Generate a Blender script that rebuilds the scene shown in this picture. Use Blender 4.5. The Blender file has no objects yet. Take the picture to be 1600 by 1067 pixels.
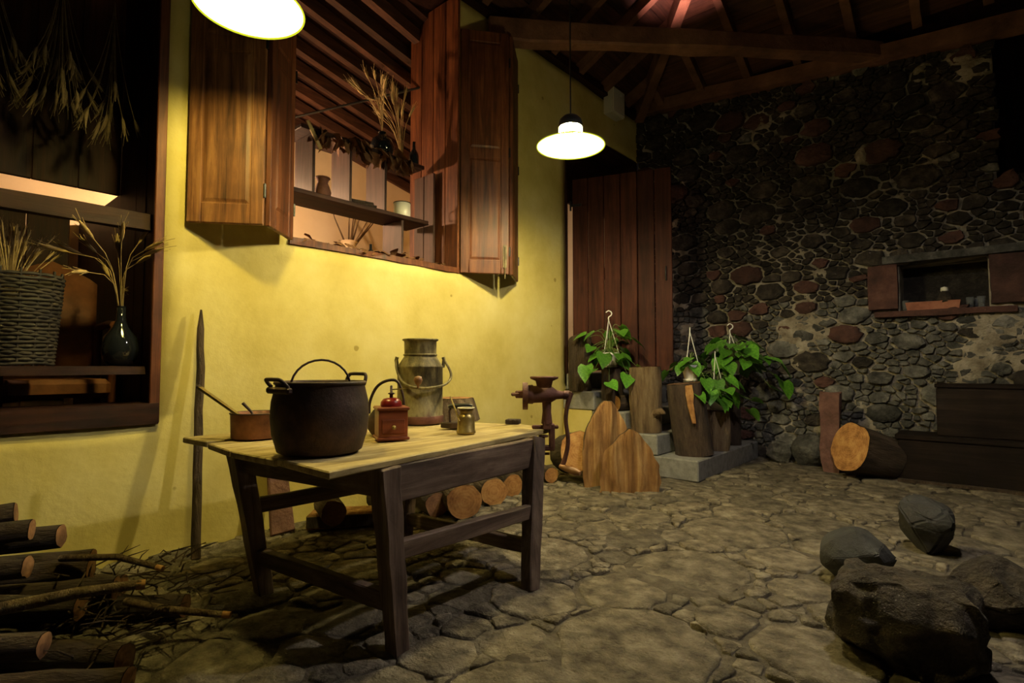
import bpy, bmesh, math, random
from mathutils import Vector, Matrix, Euler, noise
R = math.radians
random.seed(7)
scene = bpy.context.scene
COL = scene.collection

# ------------------------------------------------------------------ camera
cam_d = bpy.data.cameras.new('camera'); cam = bpy.data.objects.new('camera', cam_d); COL.objects.link(cam)
cam.location = (3.8, 0.0, 1.15); cam.rotation_euler = (R(92.5), 0, R(41.0))
cam_d.lens = 19.125; cam_d.sensor_width = 36.0; cam_d.clip_start = 0.05
scene.camera = cam
# ------------------------------------------------------------------ world / exposure
w = bpy.data.worlds.new('night'); scene.world = w; w.use_nodes = True
w.node_tree.nodes['Background'].inputs[0].default_value = (0.9, 0.8, 0.85, 1)
w.node_tree.nodes['Background'].inputs[1].default_value = 0.004
scene.view_settings.view_transform = 'Standard'; scene.view_settings.look = 'None'
scene.view_settings.gamma = 1; scene.view_settings.use_curve_mapping = False
scene.view_settings.exposure = 0.08
# strengths of the lamps (used by the lamp builders below)
PENDANT_LEFT = 690.0     # yellow pendant at the top of the frame
PENDANT_MID = 1350.0      # pendant beside the door
PENDANT_FILL = 1000.0     # added fill pendant out of frame, above and in front of the camera position
INNER_BULB = 1600.0       # bulb in the back room
ROOF_SPOT = 1100.0        # uplight standing on the tie beam

# ------------------------------------------------------------------ helpers
class MB:
    def __init__(s): s.v = []; s.f = []; s.sm = []
    def add(s, verts, faces, smooth=False):
        n = len(s.v); s.v += [Vector(p) for p in verts]
        for f in faces: s.f.append([i + n for i in f]); s.sm.append(smooth)
        return s
    def box(s, c, d, rot=None):
        x, y, z = d[0]/2, d[1]/2, d[2]/2
        vs = [Vector(p) for p in ((-x,-y,-z),(x,-y,-z),(x,y,-z),(-x,y,-z),(-x,-y,z),(x,-y,z),(x,y,z),(-x,y,z))]
        if rot is not None:
            m = rot if isinstance(rot, Matrix) else Euler(rot).to_matrix()
            vs = [m @ p for p in vs]
        c = Vector(c)
        return s.add([p + c for p in vs], [(0,3,2,1),(4,5,6,7),(0,1,5,4),(1,2,6,5),(2,3,7,6),(3,0,4,7)])
    def bounds(s, a, b):
        return s.box([(a[i]+b[i])/2 for i in range(3)], [abs(b[i]-a[i]) for i in range(3)])
    def beam(s, a, b, w, h, up=(0,0,1), n=1, jit=0.0, w2=None, h2=None):
        """rectangular bar a->b, width w, height h (ends may differ), n segments with wobble"""
        a = Vector(a); b = Vector(b); t = (b-a).normalized(); up = Vector(up)
        sd = t.cross(up)
        if sd.length < 1e-4: sd = t.cross(Vector((1,0,0)))
        sd.normalize(); u = sd.cross(t).normalized()
        w2 = w if w2 is None else w2; h2 = h if h2 is None else h2
        vs = []; fs = []
        for i in range(n+1):
            k = i/n; c = a.lerp(b, k); ww = (w+(w2-w)*k)/2; hh = (h+(h2-h)*k)/2
            for (p, q) in ((-1,-1),(1,-1),(1,1),(-1,1)):
                j = Vector((0,0,0))
                if jit: j = Vector([random.uniform(-jit, jit) for _ in range(3)])
                vs.append(c + sd*p*ww + u*q*hh + j)
        for i in range(n):
            o = i*4
            for k in range(4): fs.append((o+k, o+(k+1)%4, o+4+(k+1)%4, o+4+k))
        fs.append((3,2,1,0)); o = n*4; fs.append((o,o+1,o+2,o+3))
        return s.add(vs, fs)
    def tube(s, path, rad, seg=8, smooth=True, closed=False):
        P = [Vector(p) for p in path]; n = len(P)
        if not hasattr(rad, '__len__'): rad = [rad]*n
        vs = []; fs = []; prev = None
        for i in range(n):
            if closed: t = P[(i+1) % n] - P[i-1]
            else: t = P[min(i+1, n-1)] - P[max(i-1, 0)]
            if t.length < 1e-9: t = Vector((0,0,1))
            t.normalize()
            if prev is None:
                a = t.cross(Vector((0,0,1)))
                if a.length < .1: a = t.cross(Vector((1,0,0)))
            else: a = prev - t*prev.dot(t)
            a.normalize(); prev = a; b = t.cross(a)
            for k in range(seg):
                g = 2*math.pi*k/seg; vs.append(P[i] + (a*math.cos(g) + b*math.sin(g))*rad[i])
        m = n if closed else n-1
        for i in range(m):
            for k in range(seg):
                fs.append((i*seg+k, i*seg+(k+1) % seg, ((i+1) % n)*seg+(k+1) % seg, ((i+1) % n)*seg+k))
        s.add(vs, fs, smooth)
        if not closed:
            s.add([vs[k] for k in range(seg)], [tuple(range(seg))[::-1]])
            s.add([vs[(n-1)*seg+k] for k in range(seg)], [tuple(range(seg))])
        return s
    def stube(s, path, rad, seg=8, n=5):
        P = [Vector(p) for p in path]; m = len(P)
        if not hasattr(rad, '__len__'): rad = [rad]*m
        Q = []; r = []
        for i in range(m-1):
            p0, p1, p2, p3 = P[max(i-1, 0)], P[i], P[i+1], P[min(i+2, m-1)]
            for k in range(n):
                t = k/n; Q.append(.5*((2*p1) + (p2-p0)*t + (2*p0-5*p1+4*p2-p3)*t*t + (3*p1-p0-3*p2+p3)*t**3)); r.append(rad[i]+(rad[i+1]-rad[i])*t)
        Q.append(P[-1]); r.append(rad[-1])
        return s.tube(Q, r, seg)
    def lathe(s, prof, seg=32, c=(0,0,0), smooth=True, rot=None):
        c = Vector(c); vs = []; fs = []
        for (r, z) in prof:
            for k in range(seg):
                g = 2*math.pi*k/seg; p = Vector((r*math.cos(g), r*math.sin(g), z))
                if rot is not None: p = rot @ p
                vs.append(p + c)
        for i in range(len(prof)-1):
            for k in range(seg): fs.append((i*seg+k, i*seg+(k+1) % seg, (i+1)*seg+(k+1) % seg, (i+1)*seg+k))
        return s.add(vs, fs, smooth)
    def prism(s, poly, a, b):
        """poly: list of 3d points, extruded by vector (b - a)"""
        d = Vector(b) - Vector(a); n = len(poly); P = [Vector(p) for p in poly]
        vs = P + [p + d for p in P]
        fs = [tuple(range(n))[::-1], tuple(range(n, 2*n))] + [(i, (i+1) % n, (i+1) % n + n, i+n) for i in range(n)]
        return s.add(vs, fs)
    def wobble(s, amp, sc, seed=0):
        o = Vector((seed*3.7, seed*1.3, seed*2.1))
        for p in s.v: p += noise.noise_vector(p*sc + o)*amp
        return s
    def data(s, name, mat, bevel=0.0, sub=0):
        me = bpy.data.meshes.new(name)
        me.from_pydata([tuple(p) for p in s.v], [], s.f)
        for p, k in zip(me.polygons, s.sm): p.use_smooth = k
        bm = bmesh.new(); bm.from_mesh(me)
        bmesh.ops.recalc_face_normals(bm, faces=bm.faces)
        if bevel:
            bmesh.ops.bevel(bm, geom=[e for e in bm.edges if len(e.link_faces) == 2 and e.calc_face_angle(0) > .5], offset=bevel, segments=1, affect='EDGES', clamp_overlap=True)
        bm.to_mesh(me); bm.free()
        me.materials.append(mat); me.update()
        return me
    def build(s, name, mat, parent=None, bevel=0.0, loc=(0,0,0), rot=(0,0,0)):
        return obj(name, s.data(name, mat, bevel), parent, loc, rot)

def obj(name, me, parent=None, loc=(0,0,0), rot=(0,0,0), scale=None):
    o = bpy.data.objects.new(name, me); COL.objects.link(o)
    o.location = loc; o.rotation_euler = rot
    if scale is not None: o.scale = scale
    if parent is not None: o.parent = parent
    return o
def tag(o, label, cat, group=None):
    o['label'] = label; o['category'] = cat
    if group: o['group'] = group
    return o
def struct(o, label=None):
    o['kind'] = 'structure'
    if label: o['label'] = label
    return o
def thing(name, label, cat, loc=(0,0,0), rot=(0,0,0), group=None):
    return tag(obj(name, None, None, loc, rot), label, cat, group)

# ------------------------------------------------------------------ materials
def nodes(name):
    m = bpy.data.materials.new(name); m.use_nodes = True
    nt = m.node_tree; return m, nt, nt.nodes['Principled BSDF']
def ramp(nt, stops):
    r = nt.nodes.new('ShaderNodeValToRGB'); e = r.color_ramp.elements
    while len(e) < len(stops): e.new(.5)
    for x, (p, c) in zip(e, stops): x.position = p; x.color = (*c, 1)
    return r
def coords(nt, scale=(1,1,1), kind='Object', warp=0):
    t = nt.nodes.new('ShaderNodeTexCoord'); mp = nt.nodes.new('ShaderNodeMapping')
    mp.inputs['Scale'].default_value = scale
    if kind == 'World':
        g = nt.nodes.new('ShaderNodeNewGeometry'); nt.links.new(g.outputs['Position'], mp.inputs[0])
    else: nt.links.new(t.outputs[kind], mp.inputs[0])
    return mp.outputs[0]
def noise_n(nt, co, scale, detail=6, rough=.6, dist=0):
    n = nt.nodes.new('ShaderNodeTexNoise'); n.inputs['Scale'].default_value = scale
    n.inputs['Detail'].default_value = detail; n.inputs['Roughness'].default_value = rough
    n.inputs['Distortion'].default_value = dist
    nt.links.new(co, n.inputs['Vector']); return n.outputs['Fac']
def bump(nt, b, h, strength, dist=.01):
    k = nt.nodes.new('ShaderNodeBump'); k.inputs['Strength'].default_value = strength; k.inputs['Distance'].default_value = dist
    nt.links.new(h, k.inputs['Height']); nt.links.new(k.outputs[0], b.inputs['Normal'])
def vary(nt, col, amt=.25, sat=.1):
    oi = nt.nodes.new('ShaderNodeObjectInfo'); hs = nt.nodes.new('ShaderNodeHueSaturation')
    mr = nt.nodes.new('ShaderNodeMapRange'); mr.inputs['To Min'].default_value = 1-amt; mr.inputs['To Max'].default_value = 1+amt
    nt.links.new(oi.outputs['Random'], mr.inputs[0]); nt.links.new(mr.outputs[0], hs.inputs['Value'])
    nt.links.new(col, hs.inputs['Color']); return hs.outputs[0]
def m_noise(name, stops, scale=4, rough=.8, bs=.3, bscale=30, metal=0, detail=9, kind='Object', stretch=(1,1,1), var=0, bdist=.01, dist=0):
    m, nt, b = nodes(name); co = coords(nt, stretch, kind)
    r = ramp(nt, stops); nt.links.new(noise_n(nt, co, scale, detail, .62, dist), r.inputs[0])
    c = r.outputs[0]
    if var: c = vary(nt, c, var)
    nt.links.new(c, b.inputs['Base Color'])
    b.inputs['Roughness'].default_value = rough; b.inputs['Metallic'].default_value = metal
    if bs: bump(nt, b, noise_n(nt, co, bscale, 8, .65), bs, bdist)
    return m
def m_wood(name, dark, mid, light, axis='z', rough=.6, bs=.25, var=.2, scale=1.0, spec=.4):
    m, nt, b = nodes(name)
    st = {'x': (.9, 14, 14), 'y': (14, .9, 14), 'z': (14, 14, .9)}[axis]
    co = coords(nt, tuple(k*scale for k in st)); r = ramp(nt, [(.28, dark), (.5, mid), (.74, light)])
    f = noise_n(nt, co, 1.6, 8, .65, .6)
    nt.links.new(f, r.inputs[0])
    mix = nt.nodes.new('ShaderNodeMixRGB'); mix.blend_type = 'MULTIPLY'; mix.inputs[0].default_value = .6
    r2 = ramp(nt, [(.3, (.35,.32,.3)), (.62, (1,1,1))]); co2 = coords(nt, (2.2,2.2,2.2)); nt.links.new(noise_n(nt, co2, 1.5, 5, .6), r2.inputs[0])
    nt.links.new(r.outputs[0], mix.inputs[1]); nt.links.new(r2.outputs[0], mix.inputs[2])
    c = mix.outputs[0]
    if var: c = vary(nt, c, var)
    nt.links.new(c, b.inputs['Base Color']); b.inputs['Roughness'].default_value = rough
    b.inputs['Specular IOR Level'].default_value = spec
    bump(nt, b, f, bs, .01); return m
def m_plain(name, col, rough=.6, metal=0, spec=.5, emit=None, es=0):
    m, nt, b = nodes(name); b.inputs['Base Color'].default_value = (*col, 1)
    b.inputs['Roughness'].default_value = rough; b.inputs['Metallic'].default_value = metal
    b.inputs['Specular IOR Level'].default_value = spec
    if emit: b.inputs['Emission Color'].default_value = (*emit, 1); b.inputs['Emission Strength'].default_value = es
    return m
def m_plaster(name, lo, mid, hi, bs=.35):
    m, nt, b = nodes(name); co = coords(nt, (1,1,1), 'World')
    r = ramp(nt, [(.3, lo), (.5, mid), (.7, hi)]); nt.links.new(noise_n(nt, co, 1.6, 7, .6), r.inputs[0])
    sp = ramp(nt, [(.0, (.45,.38,.2)), (.16, (.45,.38,.2)), (.2, (1,1,1))])
    v = nt.nodes.new('ShaderNodeTexVoronoi'); v.inputs['Scale'].default_value = 5.5; nt.links.new(co, v.inputs['Vector'])
    ad = nt.nodes.new('ShaderNodeMath'); ad.operation = 'ADD'; nt.links.new(v.outputs['Distance'], ad.inputs[0])
    nz = nt.nodes.new('ShaderNodeMapRange'); nz.inputs['From Min'].default_value = .35; nz.inputs['From Max'].default_value = .6; nz.inputs['To Min'].default_value = 0; nz.inputs['To Max'].default_value = .5
    nt.links.new(noise_n(nt, co, 2.2, 3, .5), nz.inputs[0]); nt.links.new(nz.outputs[0], ad.inputs[1]); nt.links.new(ad.outputs[0], sp.inputs[0])
    mx = nt.nodes.new('ShaderNodeMixRGB'); mx.blend_type = 'MULTIPLY'; mx.inputs[0].default_value = .7
    nt.links.new(r.outputs[0], mx.inputs[1]); nt.links.new(sp.outputs[0], mx.inputs[2])
    nt.links.new(mx.outputs[0], b.inputs['Base Color']); b.inputs['Roughness'].default_value = .85; b.inputs['Specular IOR Level'].default_value = .2
    a1 = noise_n(nt, co, 3.0, 3, .5); a2 = noise_n(nt, co, 26, 6, .6)
    s2 = nt.nodes.new('ShaderNodeMath'); s2.operation = 'MULTIPLY_ADD'; s2.inputs[1].default_value = .25
    nt.links.new(a2, s2.inputs[0]); nt.links.new(a1, s2.inputs[2])
    bump(nt, b, s2.outputs[0], bs, .03); return m

M = {}
M['yellow'] = m_plaster('yellow_plaster', (.56,.45,.12), (.68,.57,.19), (.76,.66,.27))
M['cream'] = m_plaster('cream_plaster', (.62,.5,.34), (.7,.58,.4), (.75,.63,.46), .2)
M['mortar_floor'] = m_noise('floor_earth', [(.3,(.045,.036,.026)),(.5,(.11,.09,.064)),(.7,(.21,.178,.13))], 10, .95, 1.0, 26, kind='World', bdist=.03)
M['floor_stone'] = m_noise('floor_stone', [(.32,(.055,.043,.03)),(.5,(.19,.157,.11)),(.66,(.33,.285,.21))], 9, .85, 1.0, 24, kind='World', var=.3, bdist=.05)
M['mortar_wall'] = m_noise('lime_mortar', [(.3,(.2,.16,.11)),(.5,(.4,.345,.26)),(.72,(.6,.54,.45))], 7, .95, 1.0, 26, kind='World', bdist=.05)
M['rub_dark'] = m_noise('rubble_dark', [(.3,(.012,.009,.008)),(.5,(.042,.033,.026)),(.7,(.12,.098,.074))], 8, .9, 1.0, 16, kind='World', var=.5, bdist=.06)
M['rub_red'] = m_noise('rubble_red', [(.3,(.035,.016,.013)),(.5,(.075,.032,.025)),(.7,(.12,.056,.044))], 6, .9, .8, 18, kind='World', var=.3, bdist=.03)
M['rub_grey'] = m_noise('rubble_grey', [(.3,(.03,.03,.028)),(.5,(.11,.107,.098)),(.7,(.27,.26,.235))], 8, .9, 1.0, 14, kind='World', var=.45, bdist=.06)
M['wood_red'] = m_wood('shutter_wood', (.03,.009,.005), (.12,.037,.014), (.26,.095,.034), 'z', .5, .25, .18, spec=.3)
M['wood_warm'] = m_wood('shutter_wood_worn', (.035,.013,.006), (.17,.07,.026), (.36,.18,.07), 'z', .5, .25, .15, spec=.3)
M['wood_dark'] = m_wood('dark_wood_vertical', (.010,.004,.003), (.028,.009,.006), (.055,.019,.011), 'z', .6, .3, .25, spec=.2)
M['wood_dark_y'] = m_wood('dark_wood_long', (.010,.004,.003), (.028,.009,.006), (.055,.019,.011), 'y', .6, .3, .25, spec=.2)
M['wood_door'] = m_wood('door_wood', (.018,.006,.004), (.055,.016,.010), (.10,.03,.017), 'z', .65, .25, .2, spec=.15)
M['wood_shelf'] = m_wood('shelf_board', (.022,.010,.007), (.055,.024,.018), (.10,.046,.035), 'z', .6, .3, .2)
M['wood_roof_y'] = m_wood('roof_board_long', (.025,.009,.006), (.065,.025,.014), (.12,.047,.027), 'y', .7, .3, .3)
M['wood_roof_x'] = m_wood('roof_board_across', (.04,.016,.01), (.10,.04,.022), (.17,.07,.04), 'x', .7, .3, .3)
M['wood_beam'] = m_noise('beam_timber', [(.3,(.07,.03,.018)),(.5,(.17,.075,.042)),(.72,(.27,.13,.075))], 3, .75, .5, 16, stretch=(1,1,1), bdist=.03)
M['table_top'] = m_wood('table_top_wood', (.24,.17,.07), (.56,.44,.2), (.74,.62,.34), 'y', .65, .5, .12, spec=.2)
M['table_leg'] = m_wood('table_leg_wood', (.05,.03,.022), (.15,.10,.072), (.28,.2,.15), 'z', .75, .5, .12)
M['table_rail_y'] = m_wood('table_rail_wood', (.05,.03,.022), (.14,.092,.066), (.26,.185,.135), 'y', .75, .5, .12)
M['table_rail_x'] = m_wood('table_rail_end_wood', (.05,.03,.022), (.14,.092,.066), (.26,.185,.135), 'x', .75, .5, .12)
M['iron'] = m_noise('cast_iron', [(.3,(.020,.013,.011)),(.52,(.06,.034,.026)),(.72,(.14,.075,.05))], 5, .62, .3, 60, .35)
M['rust'] = m_noise('rusty_iron', [(.3,(.06,.024,.016)),(.5,(.13,.05,.034)),(.72,(.2,.085,.058))], 12, .7, .3, 70, .3)
M['milkcan'] = m_noise('tarnished_tin', [(.34,(.022,.016,.009)),(.46,(.10,.078,.034)),(.56,(.26,.22,.11)),(.7,(.10,.058,.026))], 9, .6, .35, 40, .35, stretch=(1,1,.45))
M['copper'] = m_noise('worn_copper', [(.3,(.06,.024,.016)),(.5,(.15,.06,.038)),(.72,(.27,.12,.08))], 9, .55, .2, 50, .5)
M['brass'] = m_noise('old_brass', [(.3,(.16,.11,.035)),(.5,(.35,.26,.09)),(.72,(.52,.42,.18))], 10, .4, .1, 50, .8)
M['red_enamel'] = m_plain('red_enamel', (.2,.012,.01), .3)
M['mill_wood'] = m_wood('mill_wood', (.13,.03,.014), (.24,.06,.026), (.34,.1,.045), 'x', .4, .1, 0)
M['knob_wood'] = m_wood('turned_wood', (.2,.09,.04), (.36,.18,.08), (.5,.28,.14), 'x', .45, .1, 0)
M['bark'] = m_noise('bark', [(.3,(.035,.022,.014)),(.5,(.09,.058,.036)),(.72,(.17,.115,.075))], 6, .95, 1.0, 14, stretch=(2.4,2.4,.45), var=.25, bdist=.09)
M['bark_pale'] = m_noise('bark_pale', [(.3,(.06,.035,.02)),(.5,(.2,.13,.07)),(.72,(.36,.27,.16))], 5, .9, .9, 12, stretch=(2.4,2.4,.4), var=.2, bdist=.08)
M['bark_dark'] = m_noise('bark_dark', [(.3,(.018,.011,.008)),(.5,(.045,.028,.02)),(.72,(.09,.06,.042))], 7, .95, 1.0, 14, stretch=(2,2,.5), var=.3, bdist=.04)
def m_cut(name, a, b_, c):
    m, nt, b = nodes(name); co = coords(nt)
    wv = nt.nodes.new('ShaderNodeTexWave'); wv.wave_type = 'RINGS'; wv.rings_direction = 'Z'; wv.inputs['Scale'].default_value = 14
    wv.inputs['Distortion'].default_value = 5; wv.inputs['Detail'].default_value = 3; nt.links.new(co, wv.inputs['Vector'])
    ad = nt.nodes.new('ShaderNodeMixRGB'); ad.inputs[0].default_value = .95; nt.links.new(wv.outputs['Fac'], ad.inputs[1]); nt.links.new(noise_n(nt, co, 9, 6, .65), ad.inputs[2])
    r = ramp(nt, [(.3, a), (.5, b_), (.72, c)]); nt.links.new(ad.outputs[0], r.inputs[0])
    nt.links.new(vary(nt, r.outputs[0], .18), b.inputs['Base Color']); b.inputs['Roughness'].default_value = .85
    bump(nt, b, ad.outputs[0], .4, .01); return m
M['cut'] = m_cut('sawn_end', (.16,.06,.018), (.42,.2,.06), (.6,.36,.13))
M['cut_dark'] = m_cut('sawn_end_dull', (.09,.04,.02), (.2,.095,.045), (.32,.17,.08))
M['split'] = m_wood('split_wood', (.12,.052,.02), (.34,.18,.07), (.56,.36,.16), 'z', .85, .9, .1, spec=.15)
M['concrete'] = m_noise('concrete_block', [(.3,(.17,.165,.16)),(.5,(.25,.245,.235)),(.72,(.33,.325,.31))], 14, .9, .5, 70)
M['terracotta'] = m_noise('terracotta', [(.3,(.2,.075,.045)),(.5,(.32,.12,.07)),(.72,(.4,.17,.1))], 8, .85, .4, 40)
M['redstone'] = m_noise('red_stone', [(.3,(.09,.042,.034)),(.5,(.17,.082,.066)),(.72,(.25,.13,.1))], 7, .9, .8, 24, bdist=.02)
M['basalt'] = m_noise('basalt', [(.3,(.012,.0115,.011)),(.5,(.03,.029,.028)),(.72,(.06,.057,.053))], 5, .85, .7, 18, bdist=.02)
M['tuff'] = m_noise('rough_tuff', [(.3,(.018,.013,.009)),(.5,(.055,.041,.028)),(.72,(.12,.092,.06))], 9, .95, 1.0, 16, bdist=.12)
M['chest'] = m_wood('chest_wood', (.006,.004,.003), (.014,.009,.007), (.028,.018,.013), 'x', .7, .3, .1, spec=.1)
M['white_pot'] = m_plain('white_plastic', (.78,.78,.76), .4)
M['leaf'] = m_noise('leaf', [(.3,(.035,.12,.012)),(.5,(.07,.22,.02)),(.72,(.16,.34,.04))], 7, .38, .1, 20, var=.4)
M['vine'] = m_plain('vine', (.13,.2,.05), .5)
M['straw'] = m_noise('dried_wheat', [(.3,(.26,.17,.06)),(.5,(.42,.3,.12)),(.72,(.56,.43,.2))], 20, .8, 0, var=.25)
M['straw_shaded'] = m_noise('shaded_wheat', [(.3,(.05,.033,.014)),(.5,(.10,.07,.03)),(.72,(.18,.135,.06))], 20, .9, 0, var=.25)  # same wheat as straw, darkened to stand in for shade
M['wicker'] = m_noise('wicker', [(.3,(.008,.006,.004)),(.5,(.02,.014,.009)),(.72,(.042,.03,.018))], 18, .7, .4, 40)
M['dark_glass'] = m_plain('dark_glass', (.012,.014,.016), .08, 0, .8)
M['black'] = m_plain('black_plastic', (.012,.012,.012), .35)
M['cord'] = m_plain('cord', (.01,.01,.01), .5)
M['enamel'] = m_plain('cream_enamel', (.72,.7,.6), .3)
M['leather'] = m_noise('tan_leather', [(.3,(.11,.04,.018)),(.5,(.2,.075,.032)),(.72,(.28,.12,.055))], 6, .5, .2, 40)
M['shade_white'] = m_plain('shade_white', (.85,.85,.8), .4)
M['shade_out'] = m_plain('shade_outside', (.72,.68,.2), .35)
M['speaker'] = m_plain('speaker_grey', (.55,.53,.45), .5)
M['clear'] = m_plain('clear_glass', (.9,.95,1), .03); M['clear'].node_tree.nodes['Principled BSDF'].inputs['Transmission Weight'].default_value = .9
M['dry_leaf'] = m_noise('dry_leaf', [(.3,(.07,.03,.012)),(.5,(.16,.07,.025)),(.72,(.28,.14,.05))], 12, .8, .3, 30, var=.3)
def m_emit(name, col, s):
    m = bpy.data.materials.new(name); m.use_nodes = True; nt = m.node_tree; nt.nodes.clear()
    e = nt.nodes.new('ShaderNodeEmission'); e.inputs[0].default_value = (*col, 1); e.inputs[1].default_value = s
    o = nt.nodes.new('ShaderNodeOutputMaterial'); nt.links.new(e.outputs[0], o.inputs[0]); return m

# ------------------------------------------------------------------ stone layout (power diagram)
def scatter(n_try, rfun, x0, x1, y0, y1, sy, rng, reject=None, relax=.86):
    """dart throwing with radius given by rfun(k,u,v); v is stretched by sy"""
    pts = []; grid = {}; cs = .5
    for k in range(n_try):
        u = rng.uniform(x0, x1); v = rng.uniform(y0, y1); r = rfun(k/n_try, u, v)
        if reject and reject(u, v, r): continue
        V = v*sy; gx, gy = int(u//cs), int(V//cs); ok = True
        for a in range(gx-1, gx+2):
            for b in range(gy-1, gy+2):
                for (p, q, s) in grid.get((a, b), ()):
                    if (p-u)**2 + (q-V)**2 < ((s+r)*relax)**2: ok = False; break
                if not ok: break
            if not ok: break
        if ok: grid.setdefault((gx, gy), []).append((u, V, r)); pts.append((u, V, r))
    return pts
def cells(pts, sy):
    out = []
    for i, (u, v, r) in enumerate(pts):
        near = sorted((((p-u)**2 + (q-v)**2) - s*s, p, q, s) for j, (p, q, s) in enumerate(pts) if j != i and abs(p-u) < 1.1 and abs(q-v) < 1.1)[:22]
        L = r*2.0; poly = [(u-L, v-L), (u+L, v-L), (u+L, v+L), (u-L, v+L)]
        for (_, p, q, s) in near:
            a = 2*(p-u); b = 2*(q-v); c = p*p+q*q-s*s-u*u-v*v+r*r; new = []
            for k in range(len(poly)):
                P = poly[k]; Q = poly[(k+1) % len(poly)]; dp = a*P[0]+b*P[1]-c; dq = a*Q[0]+b*Q[1]-c
                if dp <= 0: new.append(P)
                if dp*dq < 0:
                    t = dp/(dp-dq); new.append((P[0]+(Q[0]-P[0])*t, P[1]+(Q[1]-P[1])*t))
            poly = new
            if len(poly) < 3: break
        if len(poly) >= 3: out.append([(p, q/sy) for p, q in poly])
    return out
def area(poly):
    return abs(sum(poly[i][0]*poly[(i+1) % len(poly)][1] - poly[(i+1) % len(poly)][0]*poly[i][1] for i in range(len(poly))))/2
def stone_shape(poly, gap, h, dome, rng, depth=.03, jit=.06, tilt=.0):
    """returns centroid and local verts (u, v, height), faces of one rounded flat stone"""
    n = len(poly); cx = sum(p[0] for p in poly)/n; cy = sum(p[1] for p in poly)/n
    P = []
    for i in range(n):
        a = poly[i]; b = poly[(i+1) % n]
        if math.hypot(a[0]-b[0], a[1]-b[1]) < .012: P.append(((a[0]+b[0])/2, (a[1]+b[1])/2)); continue
        P.append((a[0]*.9+b[0]*.1, a[1]*.9+b[1]*.1))
        if math.hypot(a[0]-b[0], a[1]-b[1]) > .1: P.append((a[0]*.5+b[0]*.5+rng.uniform(-.012,.012), a[1]*.5+b[1]*.5+rng.uniform(-.012,.012)))
        P.append((a[0]*.1+b[0]*.9, a[1]*.1+b[1]*.9))
    sz = math.sqrt(max(area(poly), 1e-5)); Q = []
    for (x, y) in P:
        d = math.hypot(x-cx, y-cy); k = max(.3, (d-gap)/max(d, 1e-4)); k *= 1 - rng.uniform(0, jit)
        Q.append(((x-cx)*k, (y-cy)*k))
    n = len(Q); tx = rng.uniform(-tilt, tilt); ty = rng.uniform(-tilt, tilt)
    V = []; F = []
    for (s, z) in ((1, -depth), (.985, h*.6), (.93, h), (.5, h + dome*.8)):
        for (x, y) in Q:
            zz = z + (rng.uniform(-.12, .12)*(h+dome) if z > 0 else 0)
            V.append((x*s, y*s, zz + (x*tx + y*ty if z > 0 else 0)))
    for k in range(3):
        for i in range(n): F.append((k*n+i, k*n+(i+1) % n, (k+1)*n+(i+1) % n, (k+1)*n+i))
    V.append((0, 0, h+dome)); c = len(V)-1
    for i in range(n): F.append((3*n+i, 3*n+(i+1) % n, c))
    return (cx, cy), V, F

# ================================================================== SETTING
# ---- floor: earth bed plus cobbles
rng = random.Random(11)
fb = MB(); nx, ny = 170, 220
for i in range(nx+1):
    for j in range(ny+1):
        x = -.02 + 6.2*i/nx; y = -1.2 + 8.6*j/ny
        fb.v.append(Vector((x, y, -.002 + .014*noise.noise(Vector((x*2.3, y*2.3, 0))) + .012*noise.noise(Vector((x*9, y*9, 3))) + .006*noise.noise(Vector((x*23, y*23, 7))))))
for i in range(nx):
    for j in range(ny):
        a = i*(ny+1)+j; fb.f.append((a, a+ny+1, a+ny+2, a+1)); fb.sm.append(True)
floor = struct(fb.build('floor', M['mortar_floor']), 'floor of worn flat cobbles bedded in trodden earth')
def fr(k, u, v):
    if k > .55: return rng.uniform(.028, .06)
    t = min(1, max(0, (u-.5)/2.0)); base = .085 + .105*t
    if v > 5.2: base *= .8
    return base*rng.uniform(.62, 1.45)*(1.35 if k < .05 else 1)
def frej(u, v, r): return (u < 1.66 and v > 5.2)
fp = scatter(14000, fr, .02, 5.4, -.3, 7.15, 1.0, rng, frej)
fc = cells(fp, 1.0)
def frank(c):   # apparent size from where one stands in the room
    n = len(c); cx = sum(p[0] for p in c)/n; cy = sum(p[1] for p in c)/n
    dx, dy = cx-3.8, cy; dep = -dx*math.sin(R(41)) + dy*math.cos(R(41)); lat = dx*math.cos(R(41)) + dy*math.sin(R(41))
    if dep < 1.6 or abs(lat) > dep*1.0: return 0
    return area(c)/dep**3
fc.sort(key=frank, reverse=True)
rest = MB()
for i, c in enumerate(fc):
    if area(c) < .0015: continue
    (cx, cy), V, F = stone_shape(c, rng.uniform(.002, .011), rng.uniform(.004, .018), rng.uniform(.0, .007), rng, .05, .07, .035)
    if i < 300:
        m = MB(); m.add(V, F, True); m.build('cobble', M['floor_stone'], floor, loc=(cx, cy, 0))
    else: rest.add([(x+cx, y+cy, z) for x, y, z in V], F, True)
o = rest.build('distant_cobbles', M['floor_stone'], floor); o['kind'] = 'stuff'

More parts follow.
